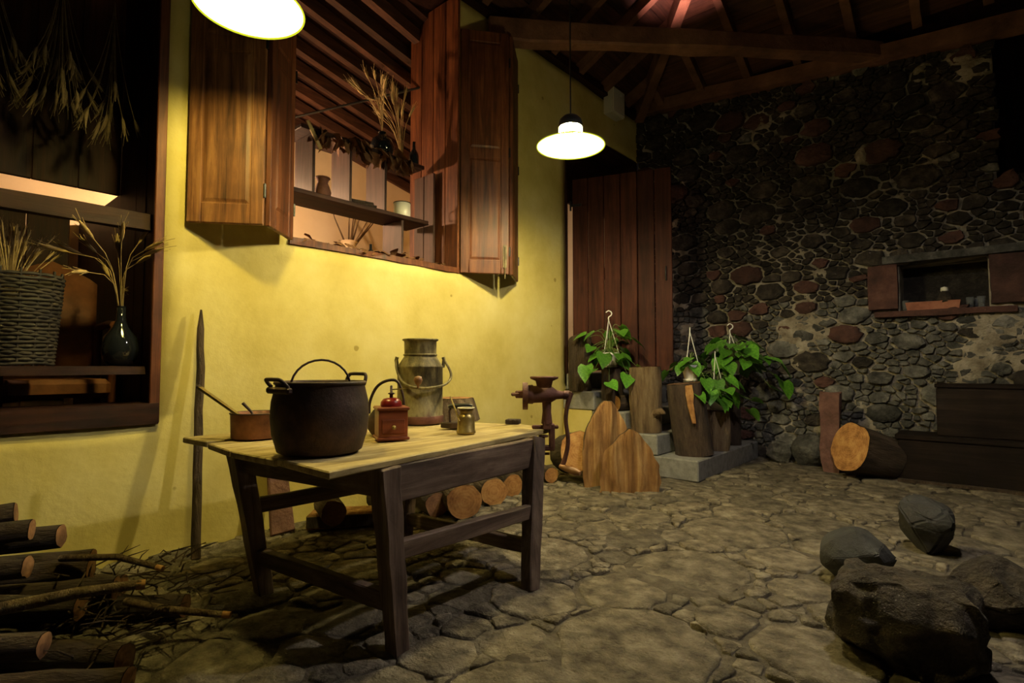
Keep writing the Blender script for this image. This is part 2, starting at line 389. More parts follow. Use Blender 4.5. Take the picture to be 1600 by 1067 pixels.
# ---- yellow wall with three openings (x = 0 is its room face)
WT = .5
OPEN = [(-1.2, 1.10, .80, 3.9), (1.90, 3.60, 2.05, 4.8), (5.36, 7.18, .85, 4.15)]
ys = sorted(set([-1.2, 7.2] + [q for o_ in OPEN for q in o_[:2]])); zs = sorted(set([-.1, 4.8] + [q for o_ in OPEN for q in o_[2:]]))
def split(a, st):
    r = []
    for p, q in zip(a, a[1:]):
        n = max(1, round((q-p)/st)); r += [p + (q-p)*i/n for i in range(n)]
    return r + [a[-1]]
ys = split(ys, .12); zs = split(zs, .12)
def inside(y, z): return any(a < y < b and c < z < d for a, b, c, d in OPEN)
wl = MB(); idx = {}
def wv(j, k, back):
    key = (j, k, back)
    if key not in idx:
        y, z = ys[j], zs[k]; x = -WT if back else .012*noise.noise(Vector((0, y*1.7, z*1.7))) + .004*noise.noise(Vector((3, y*7, z*7))) - .006
        idx[key] = len(wl.v); wl.v.append(Vector((x, y, z)))
    return idx[key]
def solid(j, k):
    if j < 0 or k < 0 or j >= len(ys)-1 or k >= len(zs)-1: return False
    return not inside((ys[j]+ys[j+1])/2, (zs[k]+zs[k+1])/2)
for j in range(len(ys)-1):
    for k in range(len(zs)-1):
        if not solid(j, k): continue
        wl.f.append((wv(j,k,0), wv(j+1,k,0), wv(j+1,k+1,0), wv(j,k+1,0))); wl.sm.append(True)
        wl.f.append((wv(j,k,1), wv(j,k+1,1), wv(j+1,k+1,1), wv(j+1,k,1))); wl.sm.append(False)
        for (dj, dk, a, b) in ((-1,0,(j,k),(j,k+1)), (1,0,(j+1,k),(j+1,k+1)), (0,-1,(j,k),(j+1,k)), (0,1,(j,k+1),(j+1,k+1))):
            if not solid(j+dj, k+dk):
                wl.f.append((wv(*a,0), wv(*b,0), wv(*b,1), wv(*a,1))); wl.sm.append(False)
wall_left = struct(wl.build('wall_left', M['yellow']), 'rough yellow plastered wall with a shuttered opening and a doorway')

# ---- stone wall (y = 7.2 is the mortar face)
YB = 7.2
NI = (3.12, 3.85, 1.73, 2.25)       # niche
DK = (3.94, 6.2, 3.02, 5.0)         # dark loft opening
def btop(x): return 4.80 - .10*x
sb = MB(); bx = split([0, NI[0], NI[1], DK[0], 4.8], .032) + [5.3, 5.8, 6.2]; bz = split([-.1, NI[2], NI[3], DK[2], 4.9], .032); ix = {}
def bs_in(x, z): return (NI[0] < x < NI[1] and NI[2] < z < NI[3]) or (x > DK[0] and z > DK[2])
def bv(i, k, d):
    if (i, k, d) not in ix:
        x, z = bx[i], bz[k]; z = min(z, btop(x)+.02)
        y = YB + .5
        if d == 0:      # lime mortar: deep in the joints, smeared out over the stones in patches
            f = noise.noise(Vector((x*1.15, z*1.3, 5))) + .6*noise.noise(Vector((x*3.4, z*4.2, 2))) + .4*noise.noise(Vector((x*9, z*11, 8)))
            f = min(1, max(0, (f - (.02 if z < 1.7 else .26))/.45))
            y = YB + .034 - .066*f*f*(3-2*f) + .012*noise.noise(Vector((x*14, z*14, 1)))
        ix[(i, k, d)] = len(sb.v); sb.v.append(Vector((x, y, z)))
    return ix[(i, k, d)]
def bsol(i, k):
    if i < 0 or k < 0 or i >= len(bx)-1 or k >= len(bz)-1: return False
    return not bs_in((bx[i]+bx[i+1])/2, (bz[k]+bz[k+1])/2)
for i in range(len(bx)-1):
    for k in range(len(bz)-1):
        if not bsol(i, k): continue
        sb.f.append((bv(i,k,0), bv(i+1,k,0), bv(i+1,k+1,0), bv(i,k+1,0))); sb.sm.append(True)
        for (di, dk, a, b) in ((-1,0,(i,k),(i,k+1)), (1,0,(i+1,k),(i+1,k+1)), (0,-1,(i,k),(i+1,k)), (0,1,(i,k+1),(i+1,k+1))):
            if not bsol(i+di, k+dk): sb.f.append((bv(*a,0), bv(*b,0), bv(*b,1), bv(*a,1))); sb.sm.append(False)
wall_back = struct(sb.build('wall_back', M['mortar_wall']), 'rubble wall of dark and reddish field stones in pale lime mortar')
m = MB(); m.bounds((NI[0]-.1, YB+.42, NI[2]-.1), (NI[1]+.1, YB+.5, NI[3]+.1)); m.build('niche_back', M['rub_dark'], wall_back)
m = MB(); m.bounds((DK[0]-.05, YB+.45, DK[2]-.05), (6.2, YB+.5, 5.0)); m.build('loft_boarding', M['wood_dark'], wall_back)
rng = random.Random(5)
def brej(u, v, r):
    if v > btop(u) - r*.5: return True
    if NI[0]-.32 < u < NI[1]+.32 and NI[2]-.06 < v < NI[3]+.09: return True
    return u > DK[0]-.02-r*.5 and v > DK[2]-r*.5
SY = 1.6
def br(k, u, v):
    if k < .006: return rng.uniform(.17, .24)
    if k < .02: return rng.uniform(.11, .17)
    if k < .05: return rng.uniform(.075, .11)
    return rng.uniform(.03, .058)
bp = scatter(16000, br, .03, 4.75, .03, 4.75, SY, rng, brej, .9)
bc = cells(bp, SY)
bc.sort(key=area, reverse=True)
restd = MB(); restg = MB()
for i, c in enumerate(bc):
    A = area(c)
    if A < .0006: continue
    big = math.sqrt(A)
    gap = rng.choice([.001, .003, .006, .012])
    (cx, cz), V, F = stone_shape(c, gap, min(.05, .016+big*rng.uniform(.04,.16)), rng.uniform(-.006, .016)*min(1, big*4), rng, .07, .16, .14)
    low = cz < 1.9
    t = rng.random()
    mt = M['rub_red'] if t < (.22 if big > .16 else .10) else (M['rub_grey'] if (low and t < .75) or t < .2 else M['rub_dark'])
    L = [(x, -z, y) for x, y, z in V]
    if i < 300:
        q = MB(); q.add(L, F, big > .22); q.build('stone', mt, wall_back, loc=(cx, YB, cz))
    else:
        (restg if low else restd).add([(x+cx, YB+y, z+cz) for x, y, z in L], F, False)
o = restd.build('small_rubble', M['rub_dark'], wall_back); o['kind'] = 'stuff'
o = restg.build('small_rubble', M['rub_grey'], wall_back); o['kind'] = 'stuff'
# dressed stones round the niche
def block(name, a, b, mat, parent, seed, amp=.012, n=3):
    """a slightly uneven dressed block"""
    bm = bmesh.new(); bmesh.ops.create_cube(bm, size=1)
    bmesh.ops.subdivide_edges(bm, edges=bm.edges[:], cuts=n, use_grid_fill=True)
    c = Vector([(a[i]+b[i])/2 for i in range(3)]); d = [abs(b[i]-a[i]) for i in range(3)]
    for v in bm.verts:
        p = Vector((v.co.x*d[0], v.co.y*d[1], v.co.z*d[2])); v.co = p + noise.noise_vector((p+c)*6 + Vector((seed, 0, 0)))*amp
    me = bpy.data.meshes.new(name); bm.to_mesh(me); bm.free(); me.materials.append(mat)
    for p in me.polygons: p.use_smooth = False
    return obj(name, me, parent, c)
block('lintel', (2.98, 7.10, 2.25), (4.25, 7.5, 2.33), M['rub_grey'], wall_back, 1)
block('jamb_stone', (2.84, 7.12, 1.76), (3.11, 7.5, 2.24), M['rub_red'], wall_back, 2)
block('jamb_stone', (3.86, 7.12, 1.76), (4.14, 7.5, 2.24), M['rub_red'], wall_back, 3)
block('sill_stone', (2.90, 7.10, 1.67), (4.05, 7.62, 1.73), M['rub_red'], wall_back, 4, .008)

# ---- roof over the room: two boarded slopes meeting at a hip
ZE, SL = 4.82, .5
cl = MB(); cl.add([(-.5,-1.2,ZE-.25+.2),(3.6,-1.2,ZE+1.8+.2),(3.6,3.6,ZE+1.8+.2),(-.5,7.7,ZE-.25+.2)], [(0,1,2,3)])
cl.add([(-.5,7.7,ZE-.25+.2),(3.6,3.6,ZE+1.8+.2),(6.2,3.6,ZE+1.8+.2),(6.2,7.7,ZE-.25+.2)], [(0,1,2,3)])
ceiling = struct(cl.build('ceiling', M['wood_dark']), 'dark boarded hip roof on bare rafters')
d = 0.0
while d < 3.5:
    w_ = .235; e = min(3.5, d+w_-.008)
    for s in (0, 1):
        q = MB(); z0, z1 = ZE+SL*d+.07, ZE+SL*e+.07; t = .02
        if s == 0: P = [(d,-1.2,z0),(e,-1.2,z1),(e,7.2-e,z1),(d,7.2-d,z0)]
        else: P = [(d,7.2-d,z0),(e,7.2-e,z1),(6.2,7.2-e,z1),(6.2,7.2-d,z0)]
        q.prism(P, (0,0,0), (0,0,.022)); q.build('roof_board', M['wood_roof_y' if s == 0 else 'wood_roof_x'], ceiling)
    d += w_
for i in range(13):
    y = 6.75 - i*.58; x1 = min(3.45, 7.2-y)
    q = MB(); q.beam((.02, y, ZE+.01), (x1, y, ZE+SL*x1), .085, .13, n=3, jit=.004); q.build('rafter', M['wood_beam'], ceiling)
for i in range(8):
    x = .45 + i*.58; y1 = max(3.75, 7.2-x)
    q = MB(); q.beam((x, 7.18, ZE+.01), (x, y1, ZE+SL*(7.2-y1)), .085, .13, n=3, jit=.004); q.build('rafter', M['wood_beam'], ceiling)
q = MB(); q.beam((.05, 7.15, ZE-.03), (3.45, 3.75, ZE+SL*3.45-.05), .12, .2, n=4, jit=.006); q.build('hip_rafter', M['wood_beam'], ceiling)
q = MB(); q.beam((0, YB-.06, btop(0)+.08), (4.6, YB-.06, btop(4.6)+.10), .16, .17, n=8, jit=.008); struct(q.build('trim_1', M['wood_beam']), 'timber wall plate along the top of the stone wall')
q = MB(); q.beam((.03, -1.2, 4.80), (.03, 7.1, 4.80), .12, .1, n=10, jit=.006); struct(q.build('trim_2', M['wood_dark_y']), 'timber wall plate along the top of the yellow wall')
q = MB(); q.beam((.02, 3.98, 4.60), (3.02, 7.16, 4.64), .17, .24, n=10, jit=.014, h2=.19)
tie = tag(q.build('tie_beam', M['wood_beam'], bevel=.02), 'rough hewn timber tie beam crossing the corner above the stone wall', 'beam')
q = MB(); q.beam((.3, .6, 4.72), (.62, 3.6, 4.72), .16, .18, n=6, jit=.012)
tag(q.build('tie_beam', M['wood_beam'], bevel=.02), 'dark timber beam high above the shuttered opening', 'beam')

# ---- the back room seen through the openings
q = MB(); q.bounds((-2.6, -1.2, 0), (-2.5, 5.3, 4.2)); struct(q.build('wall_inner', M['cream']), 'cream wall of the room behind the opening')
q = MB(); q.bounds((-2.5, 5.1, 0), (-.5, 5.2, 5.2)); struct(q.build('wall_end', M['cream']), 'cream end wall of the room behind the opening')
q = MB(); q.bounds((-2.6, 5.2, 0), (-2.5, 8.0, 4.2)); q.bounds((-2.5, 7.9, 0), (-.5, 8.0, 5.0)); struct(q.build('wall_passage', M['cream']), 'pale wall beyond the door')
q = MB(); q.bounds((-2.6, -1.2, .0), (-.5, 8.0, .04)); struct(q.build('floor_inner', M['mortar_floor']), 'floor of the back room')
def zi(x, y): return 4.72 + .3*(x+.5) - .22*(y-3)
q = MB(); q.prism([(-2.7,-1.2,zi(-2.7,-1.2)+.12),(-.45,-1.2,zi(-.45,-1.2)+.12),(-.45,5.3,zi(-.45,5.3)+.12),(-2.7,5.3,zi(-2.7,5.3)+.12)], (0,0,0), (0,0,.04))
ci = struct(q.build('ceiling_inner', M['wood_dark_y']), 'dark boarded roof of the back room')
for i in range(9):
    x = -.62 - i*.235
    q = MB(); q.beam((x, .4, zi(x, .4)+.04), (x, 5.1, zi(x, 5.1)+.04), .09, .12, n=4, jit=.006); q.build('rafter', M['wood_roof_y'], ci)
q = MB(); q.tube([(-2.498, 1.72, 3.33), (-.502, 3.63, 4.07)], .012, 6); tag(q.build('tie_rod', M['black']), 'thin dark iron rod below the rafters of the back room', 'rod')

# ---- linings of the openings
def planks_y(parent, x0, x1, y, z0, z1, n, mat, th=.03, rgn=random.Random(3)):
    """vertical boards standing in a plane y = const between x0 and x1"""
    for i in range(n):
        a = x0+(x1-x0)*i/n; b = x0+(x1-x0)*(i+1)/n
        q = MB(); q.bounds((a+.003, y-th/2+rgn.uniform(-.003,.003), z0), (b-.003, y+th/2, z1)); q.build('board', mat, parent, bevel=.004)
L = struct(obj('window_1', None, loc=(0, 0, 0)), 'wide shuttered opening high in the yellow wall')
planks_y(L, -.72, .012, 3.575, 2.03, 4.79, 4, M['wood_red'])
planks_y(L, -.62, .0, 1.915, 2.03, 4.79, 3, M['wood_red'])
q = MB(); q.beam((-.25, 1.9, 2.06), (-.25, 3.6, 2.06), .52, .05, n=10, jit=.006); q.build('sill', M['wood_red'], L)
L2 = struct(obj('window_2', None), 'large dark opening with shelves at the left of the yellow wall')
planks_y(L2, -.85, -.02, 1.075, .82, 3.9, 4, M['wood_dark'])
for a, b in (((-.03, 1.045, .80), (.012, 1.1, 3.9)), ):
    q = MB(); q.bounds(a, b); q.build('frame_post', M['wood_red'], L2, bevel=.005)
q = MB(); q.beam((-.14, -1.2, .86), (-.14, 1.09, .86), .32, .12, n=6, jit=.004); q.build('sill', M['wood_dark_y'], L2)
q = MB(); q.beam((-.22, -1.2, 1.12), (-.22, 1.035, 1.12), .34, .05, n=5, jit=.003); q.build('shelf', M['wood_dark_y'], L2)
q = MB(); q.beam((-.10, -1.2, 2.03), (-.10, 1.06, 2.03), .07, .10, n=6, jit=.004); q.build('rail', M['wood_dark_y'], L2)
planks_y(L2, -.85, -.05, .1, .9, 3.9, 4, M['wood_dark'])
for i in range(6):     # dark boards added behind the shelf to keep the opening dark
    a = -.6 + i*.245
    q = MB(); q.bounds((-1.34, a, .2), (-1.31, a+.24, 2.34)); q.build('darkening_board', M['wood_dark'], L2, bevel=.004)

# ---- door leaf, frame, steps
D1 = struct(obj('door_1', None, loc=(.05, 5.44, 1.09), rot=(0, 0, R(18.5))), 'dark plank door standing open against the stone wall')
n = 6; wd = 1.17
for i in range(n):
    q = MB(); q.bounds((wd*i/n+.004, -.02, 0), (wd*(i+1)/n-.004, .02, 2.32)); q.build('plank', M['wood_door'], D1, bevel=.006)
for z in (.25, 1.15, 2.05):
    q = MB(); q.bounds((.03, .02, z-.07), (wd-.03, .045, z+.07)); q.build('ledge', M['wood_door'], D1, bevel=.005)
for z in (.3, 2.0):
    q = MB(); q.tube([(-.02, -.012, z-.06), (-.02, -.012, z+.06)], .012, 8); q.box((.05, -.024, z), (.14, .006, .03)); q.build('hinge', M['black'], D1)
q = MB(); q.tube([(wd-.07, -.03, 1.02), (wd-.07, -.06, 1.06), (wd-.07, -.06, 1.14), (wd-.07, -.03, 1.18)], .008, 6); q.build('handle', M['black'], D1)
F1 = struct(obj('trim_3', None), 'dark wooden lining of the doorway')
q = MB(); q.bounds((-.5, 5.36, .9), (.012, 5.395, 4.13)); q.build('jamb', M['wood_dark'], F1, bevel=.004)
q = MB(); q.bounds((-.5, 7.15, .9), (.004, 7.18, 4.13)); q.build('jamb', M['wood_dark'], F1, bevel=.004)
for i in range(4):
    q = MB(); q.bounds((-.5+.125*i+.002, 5.36, 4.10), (-.5+.125*(i+1)-.002, 7.17, 4.14)); q.build('soffit_board', M['wood_dark_y'], F1, bevel=.004)
q = MB(); q.bounds((-.5, 5.36, .86), (.03, 7.18, 1.05)); q.build('threshold', M['concrete'], F1, bevel=.008)
q = MB(); q.bounds((-.47, 5.39, 3.36), (-.43, 7.15, 4.11)); q.build('light_stop_panel', M['wood_dark_y'], F1)  # panel added to block the passage light above the door leaf
ST = tag(obj('stone_steps', None, loc=(0, 5.25, 0)), 'grey concrete block steps climbing to the dark plank door', 'steps')
for (x0, x1, z) in ((1.16, 1.65, 0), (.78, 1.22, .215), (.42, .84, .43), (.03, .46, .64)):
    q = MB(); q.bounds((x0, 0 if z != .43 else .02, z), (x1, 1.86, z+.212)); q.build('step', M['concrete'], ST, bevel=.012)
q = MB(); q.bounds((.03, .015, 0), (1.16, 1.84, .21)); q.bounds((.03, .015, .21), (.78, 1.84, .43)); q.bounds((.03, .015, .43), (.42, 1.84, .64)); q.build('cheek', M['yellow'], ST)

# dark boarding high up behind the hanging wheat in the left opening
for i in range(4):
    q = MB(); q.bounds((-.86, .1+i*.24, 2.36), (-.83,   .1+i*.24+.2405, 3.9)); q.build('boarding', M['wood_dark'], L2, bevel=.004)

# ================================================================== SHUTTERS
def leaf(parent, a, b, z0, z1, mat, bolt=False, th=.036):
    a = Vector((*a, z0)); b = Vector((*b, z0)); w_ = (b-a).length; ang = math.atan2(b.y-a.y, b.x-a.x); h = z1-z0
    q = MB(); q.bounds((.04, -.012, .06), (w_-.04, .012, h-.06)); lf = q.build('leaf', mat, parent, loc=a, rot=(0, 0, ang))
    s = .085
    for x in (0, w_-s):
        q = MB(); q.bounds((x+.002, -th/2, 0), (x+s-.002, th/2, h)); q.build('stile', mat, lf, bevel=.005)
    for z, hh in ((0, .13), (h*.47, .10), (h-.11, .11)):
        q = MB(); q.bounds((s, -th/2+.002, z), (w_-s, th/2-.002, z+hh)); q.build('rail', mat, lf, bevel=.005)
    for (p0, p1) in ((.13, h*.47), (h*.47+.10, h-.11)):
        q = MB()
        for sgn in (-1, 1):
            o_ = .028; n_ = .022
            A = [(s+.004, sgn*.011, p0+.004), (w_-s-.004, sgn*.011, p0+.004), (w_-s-.004, sgn*.011, p1-.004), (s+.004, sgn*.011, p1-.004)]
            B = [(s+o_, sgn*n_*.85, p0+o_), (w_-s-o_, sgn*n_*.85, p0+o_), (w_-s-o_, sgn*n_*.85, p1-o_), (s+o_, sgn*n_*.85, p1-o_)]
            q.add(A+B, [(0,1,5,4),(1,2,6,5),(2,3,7,6),(3,0,4,7),(4,5,6,7)])
        q.build('panel', mat, lf)
    for z in (.22, h*.5, h-.3):
        q = MB(); q.tube([(w_+.004, -.018, z-.045), (w_+.004, -.018, z+.045)], .009, 8); q.build('hinge', M['black'], lf)
    if bolt:
        q = MB(); q.box((w_-.045, -.026, .17), (.035, .012, .22)); q.tube([(w_-.045, -.034, .02), (w_-.045, -.034, .26)], .007, 6); q.tube([(w_-.045, -.036, -.05), (w_-.045, -.036, .05)], .004, 6); q.build('bolt', M['milkcan'], lf)
    return lf
SHL = thing('folding_shutter', 'golden brown panelled folding shutter left of the high opening', 'shutter', (0, 0, 0))
leaf(SHL, (.03, 1.215), (.32, 1.57), 2.05, 4.45, M['wood_warm'])
leaf(SHL, (.32, 1.59), (.05, 1.885), 2.05, 4.45, M['wood_red'])
SHR = thing('folding_shutter', 'red brown panelled folding shutter with a bolt right of the high opening', 'shutter', (0, 0, 0))
leaf(SHR, (.005, 3.60), (.30, 3.98), 2.04, 4.45, M['wood_red'], bolt=True)
leaf(SHR, (.30, 4.01), (.04, 4.40), 2.04, 4.45, M['wood_red'])

# ================================================================== SHELVES IN THE HIGH OPENING
SU = thing('shelf_unit', 'dark wooden shelf unit with upright dividers inside the high opening', 'shelf', (-.4, 2.0, 2.09))
def unit(name, a, b, mat=M['wood_shelf'], bv_=.005):
    o_ = Vector((-.4, 2.0, 2.09)); q = MB(); q.bounds(Vector(a)-o_, Vector(b)-o_); return q.build(name, mat, SU, bevel=bv_)
unit('shelf', (-.57, 1.97, 2.50), (-.22, 3.40, 2.54), M['wood_dark_y'])
unit('shelf', (-.57, 2.10, 3.04), (-.24, 3.36, 3.075), M['wood_dark_y'])
for y in (2.22, 2.56, 2.92): unit('divider', (-.55, y-.012, 2.54), (-.25, y+.012, 3.04))
unit('divider', (-.55, 3.10, 2.09), (-.25, 3.125, 2.50))
for (x0, x1) in ((-.56, -.41), (-.405, -.26)): unit('end_board', (x0, 3.49, 2.09), (x1, 3.515, 3.05))
# dry leaves hung along the top shelf, one by one
lf = MB(); lf.add([(0,0,0),(.035,.03,.012),(.03,.09,-.004),(0,.13,.0),(-.03,.09,.008),(-.035,.03,-.01),(0,.06,.022)], [(0,1,6),(1,2,6),(2,3,6),(3,4,6),(4,5,6),(5,0,6)], True)
lme = lf.data('leaf', M['dry_leaf'])
GA = thing('leaf_garland', 'brown dry leaf garland draped over the upper shelf', 'garland', (-.25, 2.2, 3.07))
rng = random.Random(21)
for i in range(62):
    y = .04 + i*.0155; obj('leaf', lme, GA, (rng.uniform(-.05, .03), y, rng.uniform(-.02, .03) + .015*math.sin(i*.7)), (rng.uniform(-2.2, -.6), rng.uniform(-.5, .5), rng.uniform(-1.2, 1.2)), (1.25,)*3)
# garland along the sill
GB = thing('leaf_garland', 'brown dry leaf garland lying along the sill of the high opening', 'garland', (-.03, 2.0, 2.085))
for i in range(46):
    obj('leaf', lme, GB, (rng.uniform(-.05, .0), .06+i*.031, rng.uniform(.008, .022)), (rng.uniform(-.5, .5), rng.uniform(-.4, .4), rng.uniform(-3, 3)), (.8,)*3)

# ---------------- wheat
def ear_mesh():
    q = MB(); q.tube([(0,0,0),(0,0,.02),(.004,0,.05),(.012,0,.085),(.022,0,.11)], [.002,.008,.0095,.007,.002], 6)
    for k in range(7):
        a = k*2.4; z = .02+.012*k
        q.tube([(.006*math.cos(a), .006*math.sin(a), z), (.02*math.cos(a)+.014, .02*math.sin(a), z+.06)], .0011, 3)
    return q.data('ear', M['straw'])
EAR = ear_mesh(); EAR_D = EAR.copy(); EAR_D.materials[0] = M['straw_shaded']
def wheat(name, label, loc, n, h, spread, bend, rg, cat='dried wheat', down=False, esc=1.2, lean=(0,0), group=None, slim=.0022, dull=False):
    t = thing(name, label, cat, loc, group=group); zz = -1 if down else 1
    for i in range(n):
        a = rg.uniform(0, 6.283); s = rg.uniform(.15, 1)*spread; hh = h*rg.uniform(.72, 1.08); bd = bend*rg.uniform(.4, 1.3)
        path = []
        for k in range(7):
            u = k/6; rad = s*u**1.4 + bd*max(0, u-.55)**2*2
            path.append(Vector((math.cos(a)*rad + lean[0]*u*u, math.sin(a)*rad + lean[1]*u*u, zz*(hh*u - bd*max(0, u-.6)**2*2.2))))
        q = MB(); q.tube(path, slim, 4); st = q.build('stalk', M['straw_shaded' if dull else 'straw'], t)
        dv = (path[-1]-path[-2]).normalized(); qt = Vector((0,0,1)).rotation_difference(dv)
        e = obj('ear', EAR_D if dull else EAR, st, path[-1]); e.rotation_euler = qt.to_euler(); e.scale = (esc,)*3
    return t
def vase(name, label, loc, prof, mat, cat='bottle', group=None):
    t = tag(obj(name, None, None, loc), label, cat, group)
    q = MB(); q.lathe([(.001, 0)] + prof + [(prof[-1][0]*.7, prof[-1][1]), (prof[-1][0]*.7, prof[-1][1]-.05)], 24); q.build('body', mat, t)
    q = MB(); r, z = prof[-1]; q.tube([(r*math.cos(k*.524), r*math.sin(k*.524), z) for k in range(12)], r*.14, 6, closed=True); q.build('lip', mat, t)
    return t
bottle_p = [(.042, .0), (.046, .01), (.046, .1), (.04, .13), (.017, .17), (.014, .24)]
rw = random.Random(2)
vase('round_bottle', 'round dark glass jar holding wheat on the upper shelf', (-.40, 2.98, 3.075), [(.05,.0),(.10,.05),(.115,.11),(.09,.18),(.04,.215),(.034,.25)], M['dark_glass'])
vase('wine_bottle', 'slim dark bottle at the right end of the upper shelf', (-.33, 3.30, 3.075), bottle_p, M['dark_glass'])
wheat('wheat_bunch', 'straggling dried wheat standing in the round jar on the upper shelf', (-.40, 2.98, 3.32), 11, .42, .16, .16, rw, lean=(.05, -.1), slim=.0028)
wheat('wheat_bunch', 'dense dried wheat sheaf leaning behind the slim bottle on the upper shelf', (-.42, 3.22, 3.08), 15, .6, .13, .10, rw, lean=(0, -.1), slim=.0028)
t = vase('earthenware_jug', 'small brown jug on the middle shelf of the high opening', (-.36, 2.36, 2.54), [(.05,.0),(.062,.02),(.07,.06),(.055,.11),(.042,.14),(.055,.18)], M['rust'], 'jug')
t = thing('wooden_roller', 'short dark wooden roller lying on the middle shelf', 'roller', (-.33, 2.72, 2.575))
q = MB(); q.tube([(-.02,-.10,0),(.02,.10,0)], .034, 12); q.build('barrel', M['bark_dark'], t); q = MB(); q.tube([(.02,.10,0),(.026,.135,0)], .014, 8); q.build('grip', M['bark_dark'], t)
t = thing('tin_mug', 'cream enamel mug on the middle shelf of the high opening', 'mug', (-.30, 3.14, 2.54))
q = MB(); q.lathe([(.001,.0),(.075,.0),(.078,.004),(.078,.13),(.074,.13),(.073,.008),(.001,.008)], 28); q.build('body', M['enamel'], t)
q = MB(); q.tube([(.0785*math.cos(k*.262), .0785*math.sin(k*.262), .131) for k in range(24)], .004, 6, closed=True); q.build('rim', M['black'], t)
q = MB(); q.tube([(-.05,.06,.11),(-.09,.09,.10),(-.09,.09,.04),(-.05,.06,.03)], .006, 6); q.build('handle', M['enamel'], t)
vase('small_bottle', 'small dark bottle standing on the sill below the middle shelf', (-.36, 2.84, 2.09), [(.034,.0),(.036,.01),(.036,.075),(.013,.105),(.013,.15)], M['dark_glass'])
t = thing('toothed_bar', 'pale toothed wooden bar hanging beside the left divider of the shelf unit', 'tool', (-.24, 2.15, 3.11))
q = MB(); q.beam((0,0,0), (.0,.12,-.2), .012, .03, n=3); q.build('bar', M['straw'], t)
for k in range(8):
    q = MB(); q.beam((0, .012+.013*k, -.02-.0215*k), (0, .03+.013*k, -.01-.0215*k), .008, .008); q.build('tooth', M['straw'], t)
# dried branch in a crock, standing before the lit inner wall
vase('crock', 'pale crock with a dried branch in the lit back room', (-2.2, 3.78, 2.42), [(.08,.0),(.11,.06),(.12,.16),(.08,.24),(.09,.28)], M['cream'], 'crock')
q = MB(); q.bounds((-2.48, 3.2, 2.36), (-1.98, 4.6, 2.42)); tag(q.build('wall_shelf', M['wood_shelf'], bevel=.005), 'plain board shelf on the cream inner wall', 'shelf')
t = thing('dried_branch', 'forked dried branch rising before the cream inner wall', 'branch', (-2.2, 3.78, 2.56))
rb = random.Random(8)
for k in range(9):
    a = rb.uniform(0, 6.28); s = rb.uniform(.1, .3); q = MB(); q.tube([(0,0,0),(s*.3*math.cos(a), s*.5*math.sin(a), .2),(s*.6*math.cos(a), s*1.1*math.sin(a), .42),(s*.7*math.cos(a), s*1.5*math.sin(a), .62)], [.016,.011,.007,.003], 6); q.build('twig', M['bark_pale'], t)

# inner bulb on a flex (lights the back room)
def bulb(parent, loc, r, col, s, name='bulb'):
    q = MB(); n = 10; prof = [(max(.0005, r*math.sin(math.pi*i/n)), -r*math.cos(math.pi*i/n)) for i in range(n+1)]
    q.lathe(prof, 20); return q.build(name, m_emit('bulb_glow', col, s), parent, loc=loc)
t = thing('bare_bulb', 'bare bulb hanging on a flex in the back room', 'lamp', (-1.45, 2.0, 2.68))
bulb(t, (0,0,0), .05, (1, .60, .32), INNER_BULB)
q = MB(); q.lathe([(.0,.12),(.025,.12),(.03,.05),(.0,.05)], 16); q.build('socket', M['black'], t); q = MB(); q.tube([(0,0,.11),(0,0,1.98)], .005, 6); q.build('flex', M['cord'], t)

t = thing('bare_bulb', 'bare bulb in the passage beyond the plank door', 'lamp', (-1.9, 6.4, 2.7))
bulb(t, (0,0,0), .05, (1, .70, .48), 260)
q = MB(); q.lathe([(.0,.12),(.025,.12),(.03,.05),(.0,.05)], 16); q.build('socket', M['black'], t); q = MB(); q.tube([(0,0,.11),(0,0,1.9)], .005, 6); q.build('flex', M['cord'], t)

# ================================================================== LEFT OPENING CONTENTS
t = thing('wicker_basket', 'dark woven wicker basket on the shelf of the left opening', 'basket', (-.30, .46, 1.147))
q = MB()
for k in range(26):
    z = .012 + k*.0195; r = .175 + .035*(k/25); ph = (k % 2)*math.pi/16
    q.tube([((r + .007*math.cos(16*g+ph*16))*math.cos(g), (r + .007*math.cos(16*g+ph*16))*math.sin(g), z + .004*math.sin(3*g+k)) for g in [2*math.pi*i/48 for i in range(48)]], .0105, 5, closed=True)
o = q.build('weave', M['wicker'], t); o['kind'] = 'stuff'
for k in range(16):
    a = 2*math.pi*k/16; q = MB(); q.tube([(.175*math.cos(a), .175*math.sin(a), 0), (.21*math.cos(a), .21*math.sin(a), .53)], .007, 5); q.build('stake', M['wicker'], t)
q = MB(); q.lathe([(.001,.004),(.17,.004),(.17,.016),(.001,.016)], 24); q.build('base', M['wicker'], t)
rg = random.Random(4)
wheat('grass_sheaf', 'short straw sheaf standing in the wicker basket', (-.30, .44, 1.45), 46, .40, .16, .02, rg, esc=.6)
vase('round_vase', 'shiny dark glass vase on the shelf of the left opening', (-.16, .93, 1.147), [(.055,.0),(.085,.04),(.098,.10),(.085,.17),(.04,.235),(.024,.28),(.024,.36)], M['dark_glass'], 'vase')
wheat('wheat_spray', 'drooping dried wheat spray in the shiny dark vase', (-.16, .93, 1.30), 13, .62, .12, .34, rg, esc=1.35, lean=(0, -.06))
for i, (y, z, n_, lab) in enumerate(((.30, 3.6, 22, 'dim dried wheat bunch hanging at the far left of the left opening'), (.62, 3.55, 24, 'dim dried wheat bunch hanging in the middle of the left opening'), (.88, 3.45, 12, 'dim dried wheat bunch hanging beside the right boards of the left opening'))):
    wheat('hanging_wheat', lab, (-.3, y, z), n_, .75, .14, .05, rg, down=True, esc=1.2, dull=True)
